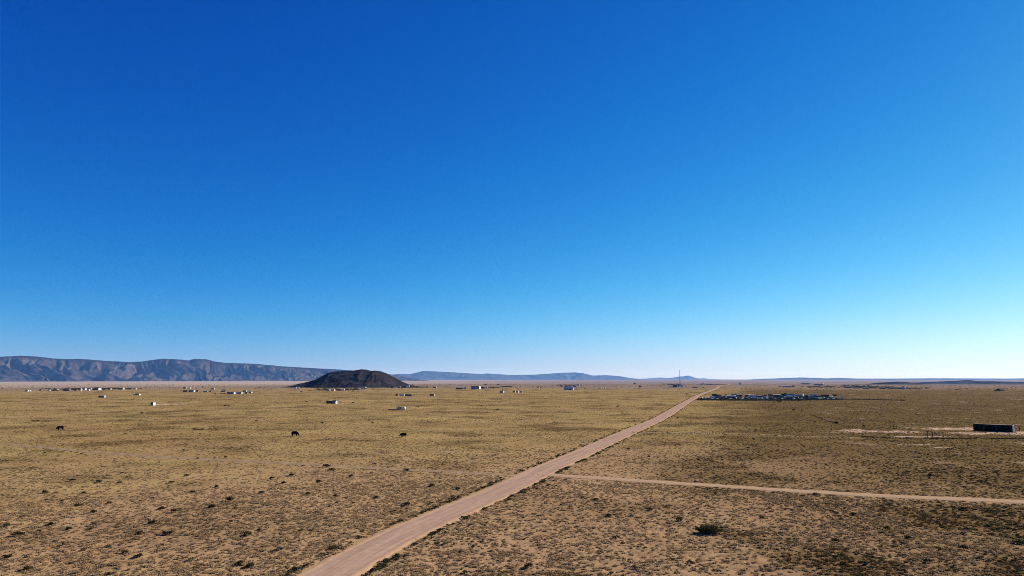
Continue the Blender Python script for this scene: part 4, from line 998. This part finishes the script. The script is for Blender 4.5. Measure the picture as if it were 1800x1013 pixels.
# ---- shipping container and fence remains on the bare ground
p, kk = base(1747, 758.0)
vz = math.atan2(-p[0], p[1])                       # turned to face the camera, the right end just in view
ct = empty('shipping_container', p, vz - math.radians(9), 'black shipping container with white right end on bare ground at right', 'container')
L, Wd, Hc = 12.0, 2.44, 2.45
cm = mat('container_paint', (0.008, 0.006, 0.005), 0.95, 0.35, 1.2, spec=0.0); ce = mat('container_end_paint', (0.75, 0.74, 0.72), 0.6, 0.1, 2.0)
for sy in (-1, 1):
    prof = []
    nrib = 30; e = (L - .3) / nrib
    pts = []
    for i in range(nrib):
        x = -L / 2 + .15 + i * e
        pts += [(x, 0), (x + e * .35, 0), (x + e * .5, -.06), (x + e * .85, -.06)]
    pts.append((L / 2 - .15, 0))
    V = [(x, sy * (Wd / 2 - .02 + d), z) for z in (.18, Hc - .12) for x, d in pts]; n = len(pts)
    link_mesh('corrugated_side', V, [(i, i + 1, n + i + 1, n + i) for i in range(n - 1)], cm, ct)
    MB().box(-L / 2, L / 2, sy * Wd / 2 - .05, sy * Wd / 2 + .05, 0, .17).build('bottom_rail', cm, ct)
    MB().box(-L / 2, L / 2, sy * Wd / 2 - .05, sy * Wd / 2 + .05, Hc - .11, Hc - .004).build('top_rail', cm, ct)
    for sx in (-1, 1): MB().box(sx * L / 2 - .09, sx * L / 2 + .09, sy * Wd / 2 - .08, sy * Wd / 2 + .08, -.05, Hc + .01).build('corner_post', ce if sx > 0 else cm, ct)
    dr = MB().box(L / 2 - .04, L / 2 + .03, .01 if sy > 0 else -Wd / 2 + .09, Wd / 2 - .09 if sy > 0 else -.01, .15, Hc - .12).build('door', ce, ct)
    for q in (.3, .8): MB().tube((L / 2 + .06, sy * q, .2), (L / 2 + .06, sy * q, Hc - .2), .03, k=6).build('lock_rod', steel, dr)
MB().box(-L / 2 - .03, -L / 2 + .04, -Wd / 2 + .09, Wd / 2 - .09, .15, Hc - .12).build('end_wall', cm, ct)
MB().box(-L / 2 + .1, L / 2 - .1, -Wd / 2 + .06, Wd / 2 - .06, Hc - .1, Hc - .03).build('roof', mat('container_roof', (0.05, 0.04, 0.036), .7), ct)
MB().box(-L / 2 + .1, L / 2 - .1, -Wd / 2 + .06, Wd / 2 - .06, .05, .15).build('floor', wd, ct)
p, kk = base(1766, 758.3); t = empty('water_tank', p, vz, 'low white tank lying at the foot of the shipping container', 'tank')
MB().tube((-.9, 0, .32), (.9, 0, .32), .35, k=14).build('body', paint('white'), t, True)
for sx in (-.5, .5): MB().box(sx - .08, sx + .08, -.3, .3, -.1, .12).build('cradle', wd, t)
post_m = mat('old_post', (0.07, 0.05, 0.04), 0.9)
p1, _ = base(1631, 769.5); p2_, _ = base(1639.5, 769.0)
hb = empty('fence_brace', p1, 0, 'dark wooden fence brace of two posts and a rail on bare ground', 'fence')
dv = np.array(p2_) - np.array(p1)
for q in ((0, 0, 0), dv): MB().tube((q[0], q[1], -.3), (q[0], q[1], 1.75), .14, .12, 8).build('post', post_m, hb)
MB().tube((0, 0, .95), (dv[0], dv[1], .95), .08, k=6).build('rail', post_m, hb)
def post(px, py, h, label):
    p, _ = base(px, py); t = empty('fence_post', p, 0, label, 'post')
    MB().tube((0, 0, -.3), (0, 0, h), .15, .12, 8).build('post_shaft', post_m, t); MB().tube((0, 0, h), (0, 0, h + .05), .12, .06, 8).build('post_top', wd, t)
post(1658, 769, 1.7, 'single dark fence post right of the fence brace')
post(1792, 757, 1.7, 'single thin post right of the shipping container')
p1, _ = base(1566, 752); p2_, _ = base(1576, 752); dv = np.array(p2_) - np.array(p1)
hb = empty('fence_brace', p1, 0, 'low broken rail fence section left of the shipping container', 'fence')
for f in (0, .5, 1): MB().tube((dv[0] * f, dv[1] * f, -.3), (dv[0] * f, dv[1] * f, 1.5 - .5 * f), .1, .09, 7).build('post', post_m, hb)
MB().tube((0, 0, .45), (dv[0], dv[1], .5), .08, k=6).build('rail', post_m, hb)

# ------------------------------------------------------------------ cows
hide = mat('black_hide', (0.010, 0.008, 0.007), 0.95, 0.3, 3.0, spec=0.02)
def cow(px, py, rz, label, graze, s=1.0):
    hx, hz, mz = ((1.16, .50, .24), (1.25, 1.15, .98))[0 if graze else 1]
    J = [((0, 0, .96), .46, None), ((-.45, 0, 1.0), .44, 0), ((-.85, 0, 1.04), .33, 1), ((.42, 0, .98), .44, 0), ((.80, 0, 1.02), .32, 3),
         ((1.02, 0, .80 if graze else 1.20), .21, 4), ((hx, 0, hz), .16, 5), ((hx + .16, 0, mz), .11, 6), ((-1.02, 0, 1.10), .06, 2), ((-1.08, 0, .60), .035, 8), ((-1.08, 0, .42), .06, 9)]
    for sy in (-1, 1):
        n = len(J); J += [((.55, sy * .24, .66), .17, 3), ((.57, sy * .23, .38), .085, n), ((.54, sy * .23, .10), .062, n + 1), ((.58, sy * .23, .02), .07, n + 2)]
        n = len(J); J += [((-.66, sy * .26, .76), .22, 1), ((-.58, sy * .24, .56), .14, n), ((-.80, sy * .23, .36), .08, n + 1), ((-.74, sy * .23, .10), .062, n + 2), ((-.70, sy * .23, .02), .07, n + 3)]
        n = len(J); J += [((hx - .06, sy * .12, hz + .10), .05, 6), ((hx - .08, sy * .27, hz + .10), .035, n)]
    me = bpy.data.meshes.new('cow'); me.from_pydata([j[0] for j in J], [(j[2], i) for i, j in enumerate(J) if j[2] is not None], [])
    o = bpy.data.objects.new('cow', me); COL.objects.link(o)
    sm = o.modifiers.new('skin', 'SKIN'); sm.use_smooth_shade = True
    for i, j in enumerate(J):
        sv = me.skin_vertices[0].data[i]; sv.radius = (j[1] * 1.15, j[1] * 1.15); sv.use_root = (i == 0)
    o.modifiers.new('sub', 'SUBSURF').levels = 2
    dg = bpy.context.evaluated_depsgraph_get(); ev = bpy.data.meshes.new_from_object(o.evaluated_get(dg))
    o.modifiers.clear(); o.data = ev; ev.materials.clear(); ev.materials.append(hide)
    ev.polygons.foreach_set('use_smooth', [True] * len(ev.polygons))
    p = G(px, py); o.location = (p[0], p[1], float(zs(np.array([p[0]]), np.array([p[1]]))[0]) - .02); o.rotation_euler = (0, 0, rz); o.scale = (s, s, s)
    return tag(o, label, 'cow')
cow(518, 767, -0.12, 'black cow standing side on with head to the right, middle one of three', True, 1.14)
cow(709, 768.7, math.pi + .25, 'black cow grazing with head to the left, nearest the road', True, 1.0)
cow(105.5, 756, math.pi + .95, 'black cow grazing alone at far left, turned away at an angle', True, 1.08)

# ------------------------------------------------------------------ haze
hz = MB().box(-44000, 44000, -44000, 44000, -27.5, 400)
hm = bpy.data.materials.new('thin_air'); hm.use_nodes = True
ht = hm.node_tree; ht.nodes.remove(ht.nodes['Principled BSDF'])
pv = ht.nodes.new('ShaderNodeVolumePrincipled')
pv.inputs['Color'].default_value = (0.17, 0.42, 1.0, 1); pv.inputs['Absorption Color'].default_value = (1, 1, 1, 1); pv.inputs['Density'].default_value = 2.3e-5; pv.inputs['Anisotropy'].default_value = 0.1
ht.links.new(pv.outputs[0], ht.nodes['Material Output'].inputs['Volume'])
tag(hz.build('haze', hm), kind='stuff')
